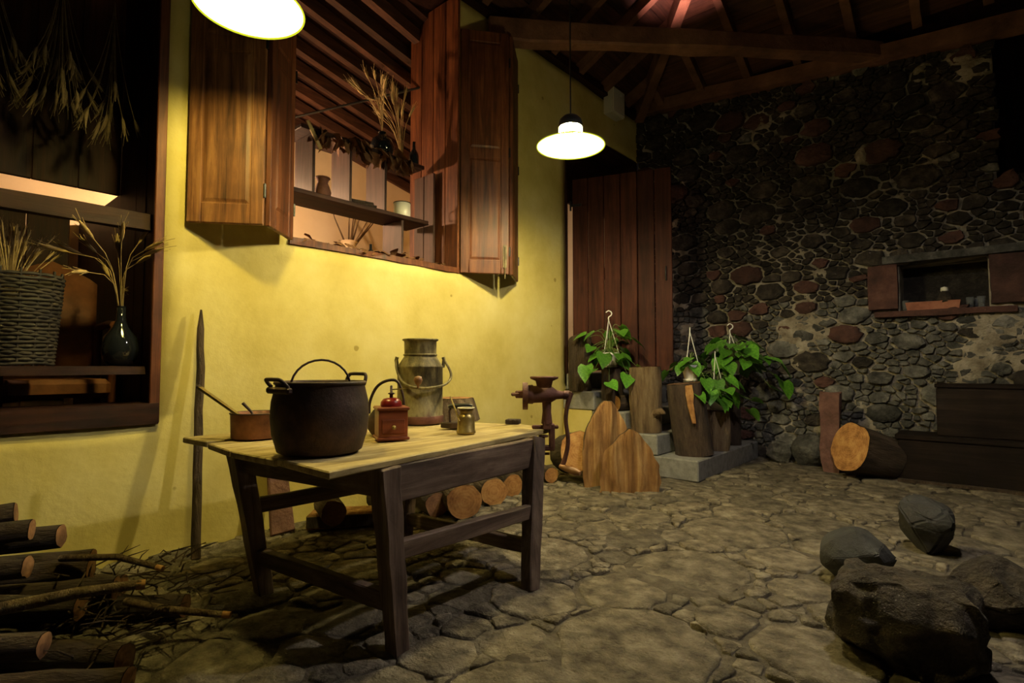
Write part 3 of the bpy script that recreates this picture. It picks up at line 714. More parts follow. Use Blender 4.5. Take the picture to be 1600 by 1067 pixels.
q = MB(); q.tube([(-.3, .12, 3.6), (-.3, 1.06, 3.6)], .02, 8); tag(q.build('hanging_pole', M['bark_dark']), 'dark pole carrying the hanging wheat across the left opening', 'pole')
q = MB(); q.bounds((-2.48, 1.13, .04), (-.52, 1.17, 2.45)); struct(q.build('wall_light_baffle', M['wood_dark']), 'low dark boarded light baffle added behind the left opening')  # added baffle, shades the left opening from the inner bulb
# armchair behind the shelf
t = thing('armchair', 'tan leather armchair with wooden arms in the dark behind the left shelf', 'chair', (-.95, .72, .04))
bkp = []
for k in range(9):
    a = -1.2 + 2.4*k/8; bkp.append((-.08-.16*math.cos(a)*.5, .02+.27*math.sin(a)))
q = MB(); n = len(bkp)
V = [(x, y, 1.02) for x, y in bkp] + [(x, y, 1.84-.12*abs(i-4)/4*1.2) for i, (x, y) in enumerate(bkp)] + [(x-.06, y*.94, 1.84-.12*abs(i-4)/4*1.2) for i, (x, y) in enumerate(bkp)] + [(x-.06, y*.94, 1.02) for x, y in bkp]
F = []
for r_ in range(3):
    for i in range(n-1): F.append((r_*n+i, r_*n+i+1, (r_+1)*n+i+1, (r_+1)*n+i))
for i in range(n-1): F.append((3*n+i, 3*n+i+1, i+1, i))
F += [(0, n, 2*n, 3*n), (n-1, 2*n-1, 3*n-1, 4*n-1)]
q.add(V, F, True); q.build('backrest', M['leather'], t)
q = MB(); q.box((.12, 0, .96), (.5, .54, .12)); q.build('seat', M['leather'], t, bevel=.03)
for s in (-1, 1):
    q = MB(); q.tube([(-.1, .28*s, 1.38), (.1, .3*s, 1.40), (.34, .28*s, 1.38)], .026, 8); q.build('armrest', M['wood_red'], t)
    for x in (-.08, .32): q = MB(); q.tube([(x, .28*s, 0), (x, .28*s, 1.39)], .024, 8); q.build('leg', M['wood_red'], t)

# ================================================================== PENDANT LAMPS
def pendant(label, loc, col, strength, top, slots):
    t = thing('pendant_lamp', label, 'lamp', loc, group='pendant lamps over the table')
    q = MB(); q.lathe([(.25,.0),(.252,.004),(.09,.082),(.086,.082),(.246,.004)], 48); q.build('shade', M['shade_white'], t)
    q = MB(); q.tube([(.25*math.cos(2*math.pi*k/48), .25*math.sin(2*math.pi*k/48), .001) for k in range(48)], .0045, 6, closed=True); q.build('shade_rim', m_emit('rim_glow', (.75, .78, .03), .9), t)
    q = MB(); q.lathe([(.088,.083),(.084,.144)], 32); q.build('collar', m_emit('collar_glow', (1, .88, .42), slots), t)
    for k in range(8):
        a = 2*math.pi*k/8; q = MB(); q.tube([(.09*math.cos(a), .09*math.sin(a), .08), (.087*math.cos(a), .087*math.sin(a), .146)], .0035, 5); q.build('rib', M['shade_out'], t)
    q = MB(); q.lathe([(.09,.142),(.09,.165),(.08,.2),(.055,.225),(.02,.238),(.001,.24)], 32); q.build('cap', M['black'], t)
    bulb(t, (0,0,.035), .055, col, strength)
    q = MB(); q.lathe([(.001,.142),(.028,.142),(.028,.085),(.001,.085)], 16); q.build('socket', M['shade_white'], t)
    q = MB(); q.tube([(0,0,.235), (0,0,top-loc[2])], .0055, 6); q.build('cord', M['cord'], t)
    return t
pendant('glowing pendant lamp cut by the top edge above the left shutter', (1.155, 1.10, 2.88), (1, .79, .22), PENDANT_LEFT, 5.42, 12)
pendant('glowing pendant lamp with black cap hanging before the doorway', (1.525, 3.28, 2.77), (1, .83, .38), PENDANT_MID, 5.57, 160)
pendant('added fill pendant nearer the viewer above the cobbles', (3.35, 2.95, 3.07), (1, .9, .80), PENDANT_FILL, 6.5, 8)  # added out-of-frame fill for the floor, table front and stone wall
# uplight on the tie beam
t = thing('roof_spotlight', 'small uplight on the tie beam glowing on the roof boards', 'lamp', (1.36, 5.68, 4.60))
q = MB(); q.lathe([(.001,0),(.05,0),(.05,.02),(.02,.03),(.02,.05),(.055,.07),(.085,.23),(.08,.23),(.05,.075),(.001,.065)], 24); q.build('housing', M['black'], t)
bulb(t, (0,0,.115), .04, (1, .5, .42), ROOF_SPOT)
# loudspeaker on the yellow wall
t = thing('wall_speaker', 'small pale box speaker high on the yellow wall above the door', 'speaker', (.0, 6.38, 4.52))
q = MB(); q.bounds((.02, -.16, 0), (.16, .16, .36)); q.build('case', M['speaker'], t, bevel=.012)
q = MB(); q.bounds((.16, -.145, .015), (.172, .145, .345)); q.build('grille', M['enamel'], t, bevel=.004)
q = MB(); q.lathe([(.001,0),(.018,0),(.018,.006),(.001,.008)], 16, rot=Euler((0, R(90), 0)).to_matrix(), c=(.172, .05, .28)); q.build('badge', M['shade_white'], t)
q = MB(); q.bounds((-.01, -.04, .12), (.03, .04, .24)); q.build('bracket', M['black'], t)

# ================================================================== TABLE
T = thing('work_table', 'rough plank work table with splayed square legs and low stretchers', 'table', (1.4, 1.8, 0))
TO = Vector((1.4, 1.8, 0)); ZT = .77
def tb(name, mat, q, bevel=.004):
    for p in q.v: p -= TO
    return q.build(name, mat, T, bevel=bevel)
# boards, front edge at x ~ 2.0; each quad: (x,y) corners left-front, left-back, right-back, right-front
edge_l = [(2.03, 1.05), (1.60, 1.06), (1.21, 1.03), (.87, 1.06), (.58, 1.04)]
edge_r = [(1.80, 2.66), (1.47, 2.72), (1.16, 2.62), (.86, 2.66), (.58, 2.57)]
rg = random.Random(9)
for i in range(4):
    a, b = Vector(edge_l[i]), Vector(edge_l[i+1]); c, d_ = Vector(edge_r[i+1]), Vector(edge_r[i])
    g = .010; n = 10; V = []; F = []; th = .03; dz = rg.uniform(-.007, .004)
    for k in range(n+1):
        u = k/n; p0 = a.lerp(d_, u); p1 = b.lerp(c, u); dv = (p1-p0).normalized()*g
        w1 = Vector((rg.uniform(-.005, .005), 0)); w2 = Vector((rg.uniform(-.004, .004), 0))
        e0 = p0+dv+w1; e1 = p1-dv+w2; zz = ZT + dz + rg.uniform(-.002, .002)
        V += [(e0.x, e0.y, zz), (e1.x, e1.y, zz), (e1.x, e1.y, zz-th), (e0.x, e0.y, zz-th)]
    for k in range(n):
        o_ = k*4
        for j in range(4): F.append((o_+j, o_+(j+1) % 4, o_+4+(j+1) % 4, o_+4+j))
    F += [(3,2,1,0), (n*4, n*4+1, n*4+2, n*4+3)]
    q = MB(); q.add(V, F); tb('top_board', M['table_top'], q, .005)
LEG = {'fl': ((1.95, 1.34), (2.0, 1.38)), 'fr': ((1.86, 2.42), (2.02, 2.19)), 'bl': ((.95, 1.18), (1.05, 1.28)), 'br': ((.95, 2.28), (1.10, 2.10))}
def lp(k, z): (a, b) = LEG[k]; u = z/.735; return Vector((b[0]+(a[0]-b[0])*u, b[1]+(a[1]-b[1])*u, z))
for k in LEG: q = MB(); q.beam(lp(k, .0), lp(k, .738), .072, .072, up=(0,1,0), n=8, jit=.0035, w2=.095, h2=.095); tb('leg', M['table_leg'], q, .006)
def rail(a, b, z, h, th, mat, z2=None):
    q = MB(); q.beam(lp(a, z), lp(b, z2 or z), th, h, n=5, jit=.003); tb('rail' if z < .5 else 'apron', mat, q, .005)
rail('fl', 'fr', .664, .155, .035, M['table_rail_y']); rail('bl', 'br', .675, .12, .035, M['table_rail_y'])
rail('fl', 'bl', .675, .12, .035, M['table_rail_x']); rail('fr', 'br', .675, .12, .035, M['table_rail_x'])
rail('fl', 'fr', .40, .075, .045, M['table_rail_y'], .37); rail('fl', 'bl', .20, .075, .045, M['table_rail_x'])
rail('bl', 'br', .44, .075, .045, M['table_rail_y']); rail('fr', 'br', .20, .075, .045, M['table_rail_x'])

# ================================================================== THINGS ON THE TABLE
ZT += .004
t = thing('iron_pot', 'big barrel-shaped cast iron cooking pot on the table', 'pot', (1.60, 1.255, ZT)); t.scale = (.89, .89, .92)
q = MB(); q.lathe([(.001,0),(.175,0),(.198,.012),(.222,.09),(.230,.17),(.226,.24),(.208,.315),(.212,.328),(.206,.333),(.196,.33),(.198,.31),(.214,.24),(.216,.17),(.205,.05),(.18,.02),(.001,.02)], 56); q.build('body', M['iron'], t)
q = MB(); q.tube([(.209*math.cos(2*math.pi*k/48), .209*math.sin(2*math.pi*k/48), .326) for k in range(48)], .0085, 8, closed=True); q.build('rim', M['iron'], t)
def loop(ang, w_, up, out, mat, r=.009, rr=.212, z=.31):
    c = Vector((math.cos(ang), math.sin(ang), 0)); s = Vector((-c.y, c.x, 0)); P = []
    for (a, b) in ((-1, 0), (-1, .55), (-.86, .92), (-.6, 1), (.6, 1), (.86, .92), (1, .55), (1, 0)): P.append(c*(rr+out*b) + s*a*w_ + Vector((0, 0, z+up*b)))
    q = MB(); q.stube(P, r, 8); return q
camdir = math.atan2(-1.35, 2.3)
loop(camdir-1.0, .075, .035, .035, 0).build('handle', M['iron'], t)
loop(camdir+2.25, .07, .055, .02, 0).build('handle', M['iron'], t)
q = MB(); q.box((.215*math.cos(camdir-1.0), .215*math.sin(camdir-1.0), .295), (.03, .2, .03), (0, 0, camdir-1.0)); q.build('lug', M['iron'], t, bevel=.008)
P = []
ax = Vector((math.cos(camdir+1.75), math.sin(camdir+1.75), 0))
for k in range(15):
    a = math.pi*k/14; P.append(ax*math.cos(a)*.145 + Vector((-.07*math.cos(camdir), -.07*math.sin(camdir), .30+.135*math.sin(a))))
q = MB(); q.tube(P, .0055, 8); q.build('bail', M['iron'], t)

t = thing('milk_can', 'tall tarnished milk can with a swing handle at the back of the table', 'milk can', (.98, 2.32, ZT))
q = MB(); q.lathe([(.001,0),(.15,0),(.152,.004),(.152,.05),(.148,.054),(.148,.36),(.15,.365),(.146,.372),(.108,.43),(.104,.44),(.106,.53),(.113,.54),(.113,.546),(.1,.544),(.098,.44),(.001,.42)], 48); q.build('body', M['milkcan'], t)
q = MB(); q.lathe([(.153,.002),(.155,.006),(.155,.046),(.152,.05)], 48); q.build('foot_band', M['rust'], t)
q = MB(); q.lathe([(.106,.436),(.111,.44),(.111,.448),(.106,.452)], 40); q.lathe([(.11,.535),(.118,.54),(.118,.548),(.11,.55)], 40); q.build('neck_rim', M['milkcan'], t)
cd = math.atan2(-2.32, 2.82); s = Vector((-math.sin(cd), math.cos(cd), 0)); c = Vector((math.cos(cd), math.sin(cd), 0))
for g in (-1, 1):
    q = MB(); q.tube([s*g*.148+Vector((0,0,.36)), s*g*.156+Vector((0,0,.41)), s*g*.15+Vector((0,0,.43))], .012, 8); q.build('ear', M['milkcan'], t)
P = [s*-.155+Vector((0,0,.415)), s*-.15+c*.05+Vector((0,0,.35)), s*-.11+c*.13+Vector((0,0,.27)), s*-.03+c*.175+Vector((0,0,.235)), s*.08+c*.17+Vector((0,0,.235)), s*.17+c*.11+Vector((0,0,.26)), s*.20+c*.04+Vector((0,0,.32)), s*.155+Vector((0,0,.415))]
q = MB(); q.stube(P, .0085, 8); q.build('swing_handle', M['milkcan'], t)

t = thing('copper_saucepan', 'small copper saucepan with a long handle at the left end of the table', 'saucepan', (.90, 1.29, ZT))
q = MB(); q.lathe([(.001,0),(.118,0),(.122,.004),(.126,.125),(.129,.128),(.121,.127),(.116,.01),(.001,.008)], 40); q.build('body', M['copper'], t)
q = MB(); q.tube([(.127*math.cos(2*math.pi*k/36), .127*math.sin(2*math.pi*k/36), .127) for k in range(36)], .004, 6, closed=True); q.build('rim', M['iron'], t)
rt = Vector((math.cos(R(41)), math.sin(R(41)), 0)); q = MB(); q.beam(rt*-.06+Vector((.09,-.06,.115)), rt*-.29+Vector((.05,-.03,.26)), .02, .012, n=3, w2=.028); q.build('handle', M['brass'], t)
q = MB(); q.tube([rt*-.29+Vector((.05,-.03,.26)), rt*-.30+Vector((.05,-.03,.268))], .012, 8); q.build('handle_eye', M['iron'], t)
t = thing('iron_spoon', 'dark iron spoon handle leaning out of the copper saucepan', 'spoon', (.90, 1.29, ZT+.012))
q = MB(); q.tube([rt*.03, rt*-.03+Vector((0,0,.12)), rt*-.075+Vector((0,0,.165))], [.005,.007,.009], 8); q.build('stem', M['iron'], t); q = MB(); q.lathe([(.001,0),(.02,.004),(.03,.014),(.028,.015),(.001,.006)], 16, c=rt*.03); q.build('bowl', M['iron'], t)

t = thing('coffee_mill', 'wooden box coffee mill with red dome and brass crank on the table', 'coffee mill', (1.485, 1.715, ZT), (0, 0, R(63))); t.scale = (1.1, 1.1, 1.1)
q = MB(); q.bounds((-.066,-.066,.012), (.066,.066,.135)); q.build('box', M['mill_wood'], t, bevel=.003)
q = MB(); q.bounds((-.074,-.074,0), (.074,.074,.014)); q.build('plinth', M['mill_wood'], t, bevel=.004)
q = MB(); q.bounds((-.074,-.074,.135), (.074,.074,.15)); q.build('lid_board', M['mill_wood'], t, bevel=.005)
q = MB(); q.bounds((-.052,-.070,.03), (.052,-.064,.095)); dr = q.build('drawer', M['mill_wood'], t, bevel=.003)
q = MB(); q.lathe([(.001,.0),(.005,.0),(.005,.008),(.010,.014),(.009,.02),(.001,.023)], 14, c=(.0,-.070,.06), rot=Euler((R(90),0,0)).to_matrix()); q.build('knob', M['brass'], dr)
q = MB(); q.lathe([(.048,.15),(.05,.156),(.048,.172),(.036,.186),(.014,.19),(.001,.19)], 28); q.build('dome', M['red_enamel'], t)
q = MB(); q.lathe([(.008,.188),(.008,.205),(.015,.207),(.015,.212),(.006,.215),(.006,.245),(.001,.248)], 14); q.build('spindle', M['iron'], t)
q = MB(); q.beam((0,0,.228), (.116,-.047,.236), .011, .005, n=2); q.build('crank', M['brass'], t)
q = MB(); q.lathe([(.006,.236),(.006,.248),(.015,.256),(.021,.272),(.016,.288),(.001,.292)], 16, c=(.116,-.047,0)); q.build('crank_knob', M['knob_wood'], t)

t = thing('iron_kettle', 'curved iron handle of a small kettle hidden behind the big pot', 'kettle', (1.30, 1.82, ZT))
q = MB(); q.lathe([(.001,0),(.08,0),(.10,.03),(.10,.09),(.07,.13),(.06,.14),(.001,.145)], 28); q.build('body', M['iron'], t)
P = [rt*-.095+Vector((0,0,.11)), rt*-.09+Vector((0,0,.18)), rt*-.055+Vector((0,0,.255)), rt*.0+Vector((0,0,.29)), rt*.06+Vector((0,0,.285)), rt*.092+Vector((0,0,.2)), rt*.095+Vector((0,0,.11))]
q = MB(); q.stube(P, .008, 8); q.build('bail', M['iron'], t)

t = thing('brass_oil_can', 'small brass can with a funnel neck near the right end of the table', 'can', (1.62, 2.12, ZT))
q = MB(); q.lathe([(.001,0),(.05,0),(.053,.004),(.053,.012),(.049,.016),(.047,.085),(.04,.1),(.034,.106),(.034,.116),(.046,.14),(.043,.14),(.03,.117),(.001,.112)], 32); q.build('body', M['brass'], t)
q = MB(); q.tube([(.046*math.cos(2*math.pi*k/24), .046*math.sin(2*math.pi*k/24), .14) for k in range(24)], .003, 6, closed=True); q.build('funnel_rim', M['enamel'], t)
q = MB(); q.tube([rt*-.035+Vector((.03,-.03,.07)), rt*-.06+Vector((.0,0,.13)), rt*-.09+Vector((-.03,.03,.2))], .005, 6); q.build('spout', M['brass'], t)
t = thing('flat_iron', 'black flat iron with a wooden grip behind the brass can', 'iron', (1.40, 2.27, ZT), (0, 0, R(41)))
q = MB(); q.prism([(-.11,0,0),(-.04,-.05,0),(.08,-.05,0),(.08,.05,0),(-.04,.05,0)], (0,0,0), (0,0,.035)); q.build('sole', M['iron'], t, bevel=.005)
q = MB(); q.tube([(-.05,0,.03),(-.055,0,.10),(-.045,0,.125)], .007, 6); q.tube([(.07,0,.03),(.072,0,.10),(.065,0,.125)], .007, 6); q.build('posts', M['iron'], t)
q = MB(); q.tube([(-.06,0,.128),(-.04,0,.13),(.06,0,.13),(.085,0,.128)], [.012,.016,.017,.012], 12); q.build('grip', M['black'], t)

# ================================================================== LOGS
def log_radius(a, z, r0, r1, L, sd, lump):
    r = r0+(r1-r0)*z/L
    return r*(1 + lump*noise.noise(Vector((math.cos(a)*1.3, math.sin(a)*1.3, z*2.2/max(r0, .05)*.12 + sd))) + lump*.45*noise.noise(Vector((math.cos(a)*4, math.sin(a)*4, z*5+sd))))
def log(name, label, loc, rot, L, r0, r1=None, bark='bark', cut='cut', sd=0, lump=.16, seg=22, group=None, cat='log', slant=(0, 0)):
    """log standing on its local z axis; parts: bark, two cut faces"""
    r1 = r0 if r1 is None else r1; t = thing(name, label, cat, loc, rot, group); rows = 8; V = []; F = []
    for i in range(rows+1):
        z = L*i/rows
        for k in range(seg):
            a = 2*math.pi*k/seg; r = log_radius(a, z, r0, r1, L, sd, lump); zz = z + (slant[0]*math.cos(a)+slant[1]*math.sin(a))*r*(i/rows)**3
            V.append((r*math.cos(a), r*math.sin(a), zz))
    for i in range(rows):
        for k in range(seg): F.append((i*seg+k, i*seg+(k+1) % seg, (i+1)*seg+(k+1) % seg, (i+1)*seg+k))
    q = MB(); q.add(V, F, True); q.build('bark', M[bark], t)
    for i in (0, rows):
        ring = [Vector(V[i*seg+k]) for k in range(seg)]; c = Vector((0, 0, L*i/rows)); out = 1 if i else -1
        vs = [p*.985 + c*.015 + Vector((0,0,.003*out)) for p in ring] + [c.lerp(p, .5) + Vector((0,0,out*random.uniform(.002,.008))) for p in ring] + [c + Vector((0,0,.006*out))]
        fs = [(k, (k+1) % seg, seg+(k+1) % seg, seg+k) for k in range(seg)] + [(seg+k, seg+(k+1) % seg, 2*seg) for k in range(seg)]
        q = MB(); q.add(vs, fs, True); q.build('cut_face', M[cut], t)
    return t
# slice on the table
log('log_slice', 'pale log slice beside the milk can at the back of the table', (1.00, 2.60, ZT-.002), (0, 0, .4), .15, .19, .135, 'bark_pale', 'cut', 3, .25)
# things standing on the steps
log('upright_log', 'upright log with a slanting orange cut on the top step beside the door', (.215, 5.345, .853), (0, 0, 0), .60, .135, .14, 'bark', 'cut', 5, .12, slant=(.45, -.25))
log('upright_log', 'short stump carrying a white plant pot near the top step', (.60, 5.42, .643), (0, 0, 0), .47, .12, .13, 'bark_dark', 'cut_dark', 6, .14)
log('stump', 'pale gnarled stump on the second step behind the split logs', (1.00, 5.46, .428), (0, R(-2), 0), .70, .17, .165, 'bark_pale', 'cut_dark', 8, .22)
q = MB(); q.tube([(1.12, 5.40, .62), (1.23, 5.35, .66), (1.28, 5.33, .64)], [.06, .035, .012], 8); o = q.build('branch_stub', M['bark_pale'], None)
o.parent = bpy.data.objects['stump']; o.matrix_parent_inverse = Matrix.Translation((1.00, 5.46, .428)).inverted()
log('upright_log', 'thick reddish log leaning left on the lowest step', (1.46, 5.60, .213), (R(3), R(-5), 0), .75, .185, .2, 'bark_dark', 'cut_dark', 9, .16)
q = MB(); q.beam((1.50, 5.385, .94), (1.555, 5.395, .56), .075, .02, up=(.6,-.8,0), n=4, jit=.012, w2=.03); tag(q.build('bark_strip', M['cut'], bevel=.004), 'orange torn bark strip on the front of the thick reddish log', 'bark')
log('upright_log', 'small knotty log beside the thick reddish log on the lowest step', (1.52, 6.10, .213), (0, R(2), 0), .43, .12, .13, 'bark_pale', 'cut_dark', 12, .3)
log('upright_log', 'tall dark log at the far end of the lowest step', (1.50, 6.62, .213), (0, 0, 0), .82, .11, .10, 'bark_dark', 'cut_dark', 14, .1)
log('short_log', 'short round log with an orange end lying on the third step', (.79, 5.62, .73), (R(90), 0, R(-20)), .3, .085, .085, 'bark_dark', 'cut', 15, .1)
# split logs leaning on each other in front of the steps
def split_log(label, loc, rotz, prof, th, sd=0, tilt=0):
    """prof: rows (z, left x, right x); raw split face toward local -y, bark round the back"""
    t = thing('split_log', label, 'log', loc, (tilt, 0, rotz)); rows = []; H = prof[-1][0]; nz, nx_ = 26, 22
    for i in range(nz+1):
        z = H*i/nz
        for p, q_ in zip(prof, prof[1:]):
            if p[0] <= z <= q_[0]: u = (z-p[0])/(q_[0]-p[0]); rows.append((z, p[1]+(q_[1]-p[1])*u, p[2]+(q_[2]-p[2])*u)); break
    V = []; W = []; F = []; F2 = []
    for (z, a, b) in rows:
        e = .014*noise.noise(Vector((z*14, sd, 0))); e2 = .014*noise.noise(Vector((z*14, sd, 9)))
        for k in range(nx_+1):
            u = k/nx_; x = a+e+(b+e2-a-e)*u
            top = .02*noise.noise(Vector((x*16, sd, 3)))*(z/H)**4
            y = .035*noise.noise(Vector((x*13, sd, z*1.6))) + .014*noise.noise(Vector((x*45, sd+5, z*3.5))) + .03*(2*u-1)**2
            V.append((x, y, z+top))
            bulge = th*math.sqrt(max(0, 1-(2*u-1)**2))*(.55+.45*math.sqrt(max(0, 1-(z/H)**3)))
            nn = .02*noise.noise(Vector((x*7, z*5, sd+2)))
            W.append((x, y+.001+max(0, bulge+nn*(1 if 0 < k < nx_ else 0)), z+top))
    m_ = nx_+1
    for i in range(nz):
        for k in range(nx_):
            f = (i*m_+k, i*m_+k+1, (i+1)*m_+k+1, (i+1)*m_+k); F.append(f); F2.append(f[::-1])
    top = nz*m_
    q = MB(); q.add(V, F, True); q.build('split_face', M['split'], t)
    q = MB(); q.add(W, F2, True); n0 = len(W)
    q.add([V[top+k] for k in range(m_)] + [W[top+k] for k in range(m_)], [(k, k+1, m_+k+1, m_+k) for k in range(nx_)])
    q.build('bark', M['bark'], t); return t
split_log('broad split log with a raw orange face at the foot of the steps', (1.36, 4.42, .0), R(38), [(0,-.27,.27),(.1,-.26,.285),(.24,-.25,.265),(.34,-.24,.225),(.42,-.17,.18),(.5,-.09,.12),(.55,-.03,.06),(.57,.0,.03)], .2, 1)
split_log('taller split log standing behind the broad split log', (1.08, 4.50, .0), R(52), [(0,-.22,.22),(.2,-.24,.26),(.4,-.23,.25),(.55,-.19,.21),(.68,-.13,.15),(.77,-.06,.10),(.81,-.01,.06)], .2, 4)
# firewood along the foot of the wall
FW = 'firewood logs along the foot of the yellow wall'
fw = [((.30, 2.05, .19), 1.2, .30, .085, 'cut_dark', 'bark', 'short log lying on the split plank under the table'),
      ((.10, 2.62, .10), 1.35, .40, .10, 'cut_dark', 'bark_dark', 'dark log against the wall behind the back table leg'),
      ((.34, 2.88, .10), 1.2, .34, .095, 'cut_dark', 'bark_dark', 'reddish-ended log between the dark log and the biggest firewood log'),
      ((.52, 3.06, .145), 1.0, .42, .14, 'cut', 'bark', 'biggest firewood log seen under the table with a pale sawn end'),
      ((.44, 3.46, .12), 1.05, .36, .12, 'cut', 'bark', 'second firewood log right of the biggest one'),
      ((.36, 3.80, .10), 1.05, .34, .10, 'cut', 'bark', 'third firewood log right of the biggest one'),
      ((.32, 4.12, .085), 1.1, .30, .085, 'cut', 'bark_dark', 'fourth firewood log right of the biggest one'),
      ((.30, 4.40, .08), 1.2, .30, .08, 'cut', 'bark_dark', 'small firewood log behind the right table leg'),
      ((.34, 3.27, .325), 1.1, .30, .08, 'cut_dark', 'bark_dark', 'thin log lying on top of the firewood row'),
      ((.32, 3.64, .285), 1.1, .30, .085, 'cut_dark', 'bark_dark', 'dull log resting on the firewood row further right')]
for i, (p, a, L_, r_, cu, ba, lab) in enumerate(fw):
    # axis points away from the room toward the wall; the visible end faces the camera
    log('firewood_log', lab, p, (R(90), 0, a), min(L_, max(.12, (p[0]-.02)/max(.2, math.sin(a)))), r_, r_*.95, ba, cu, 20+i*3, .14, 18, FW)
log('round_log', 'large round log with a bright sawn end behind the hanging crank handle', (.52, 4.66, .24), (R(78), 0, R(50)), .40, .2, .19, 'bark_dark', 'cut', 61, .08)
q = MB(); q.prism([(-.27,-.12,0),(.27,-.1,0),(.28,.1,0),(-.25,.13,0)], (0,0,0), (0,0,.1)); q.wobble(.02, 5, 2)
t = thing('split_plank', 'thick split plank lying on the cobbles under the table', 'plank', (.34, 2.20, .022), (0, 0, R(52))); q.build('slab', M['split'], t, bevel=.01)
q = MB(); q.prism([(-.262,-.125,.012),(.265,-.108,.012),(.265,-.102,.088),(-.262,-.118,.088)], (0,0,0), (0,-.012,0)); q.wobble(.012, 6, 3); q.build('bark', M['bark_dark'], t)

# ---- board and stick against the wall
q = MB(); q.beam((0,0,0), (-.14, .0, .62), .17, .03, up=(1,0,.2), n=4, jit=.004, w2=.12); tag(q.build('leaning_board', M['redstone'], loc=(.18, 1.80, .015), bevel=.008), 'reddish tapered board leaning on the wall behind the table leg', 'board')
t = thing('walking_stick', 'tall rough wooden stick leaning on the yellow wall left of the table', 'stick', (.27, 1.23, .01))
P = [Vector((0,0,0)).lerp(Vector((-.23, .075, 1.49)), k/12) + noise.noise_vector(Vector((0, 0, k*.5)))*.012 for k in range(13)]
q = MB(); q.tube(P, [.026,.027,.027,.026,.026,.025,.025,.024,.024,.023,.022,.02,.006], 9); q.wobble(.005, 14); q.build('shaft', M['bark'], t)

# ================================================================== MEAT GRINDER on the table corner
t = thing('meat_grinder', 'rusty hand-cranked meat grinder clamped to the right table corner', 'meat grinder', (1.80, 2.62, .77))
up = Vector((0,0,1)); fwd = Vector((-math.sin(R(41)), math.cos(R(41)), 0))
def G(a, b, c=0): return rt*a + up*b + fwd*c      # right, up, away
q = MB(); q.tube([G(0,.03), G(0,.10), G(0,.17), G(-.005,.23)], [.034,.026,.028,.04], 14); q.build('column', M['rust'], t)
q = MB(); q.tube([G(-.12,.205), G(-.085,.205), G(-.08,.205), G(.03,.205), G(.06,.203), G(.10,.2)], [.056,.058,.052,.047,.028,.022], 18); q.build('barrel', M['rust'], t)
q = MB(); q.tube([G(-.145,.195,.0), G(-.115,.195,.0)], .082, 22); q.build('ring_nut', M['rust'], t)
q = MB(); q.box(G(-.165,.205), (.05,.03,.045), (0,0,R(41))); q.box(G(-.19,.205), (.05,.05,.02), (0,0,R(41))); q.build('wing_nut', M['rust'], t, bevel=.006)
q = MB(); q.lathe([(.042,.0),(.052,.04),(.084,.054),(.087,.066),(.078,.068),(.048,.054),(.036,.0)], 26, c=G(-.015,.245)); q.build('hopper', M['rust'], t)
q = MB(); q.box(G(.0,.02), (.05,.06,.05), (0,0,R(41))); q.box(G(.03,-.045), (.035,.045,.15), (0,0,R(41))); q.box(G(.0,-.115), (.09,.045,.03), (0,0,R(41))); q.box(G(-.01,.01), (.16,.03,.022), (0,0,R(41))); q.build('clamp', M['rust'], t, bevel=.006)
q = MB(); q.tube([G(-.02,-.15), G(-.02,-.04)], .009, 8); q.lathe([(.001,-.052),(.03,-.05),(.03,-.04),(.001,-.038)], 16, c=G(-.02,0)); q.tube([G(-.055,-.15), G(.015,-.15)], .008, 8); q.build('clamp_screw', M['rust'], t)
q = MB(); q.tube([G(.10,.2), G(.135,.2), G(.15,.2)], [.026,.028,.018], 12); q.stube([G(.145,.215,-.01), G(.122,.14,-.02), G(.112,.05,-.02), G(.125,-.07,-.02), G(.108,-.17,-.02), G(.085,-.225,-.02)], [.018,.014,.013,.013,.014,.017], 10); q.build('crank', M['rust'], t)
q = MB(); q.tube([G(.075,-.22,-.025), G(.11,-.228,-.06), G(.16,-.238,-.10), G(.185,-.243,-.12)], [.012,.018,.022,.012], 12); q.build('crank_handle', M['knob_wood'], t)
q = MB(); q.beam((1.44, 2.66, ZT+.012), (1.52, 2.70, ZT+.012), .07, .03, n=2); tag(q.build('wooden_wedge', M['bark'], bevel=.004), 'small dark wooden wedge on the table beside the meat grinder', 'wedge')

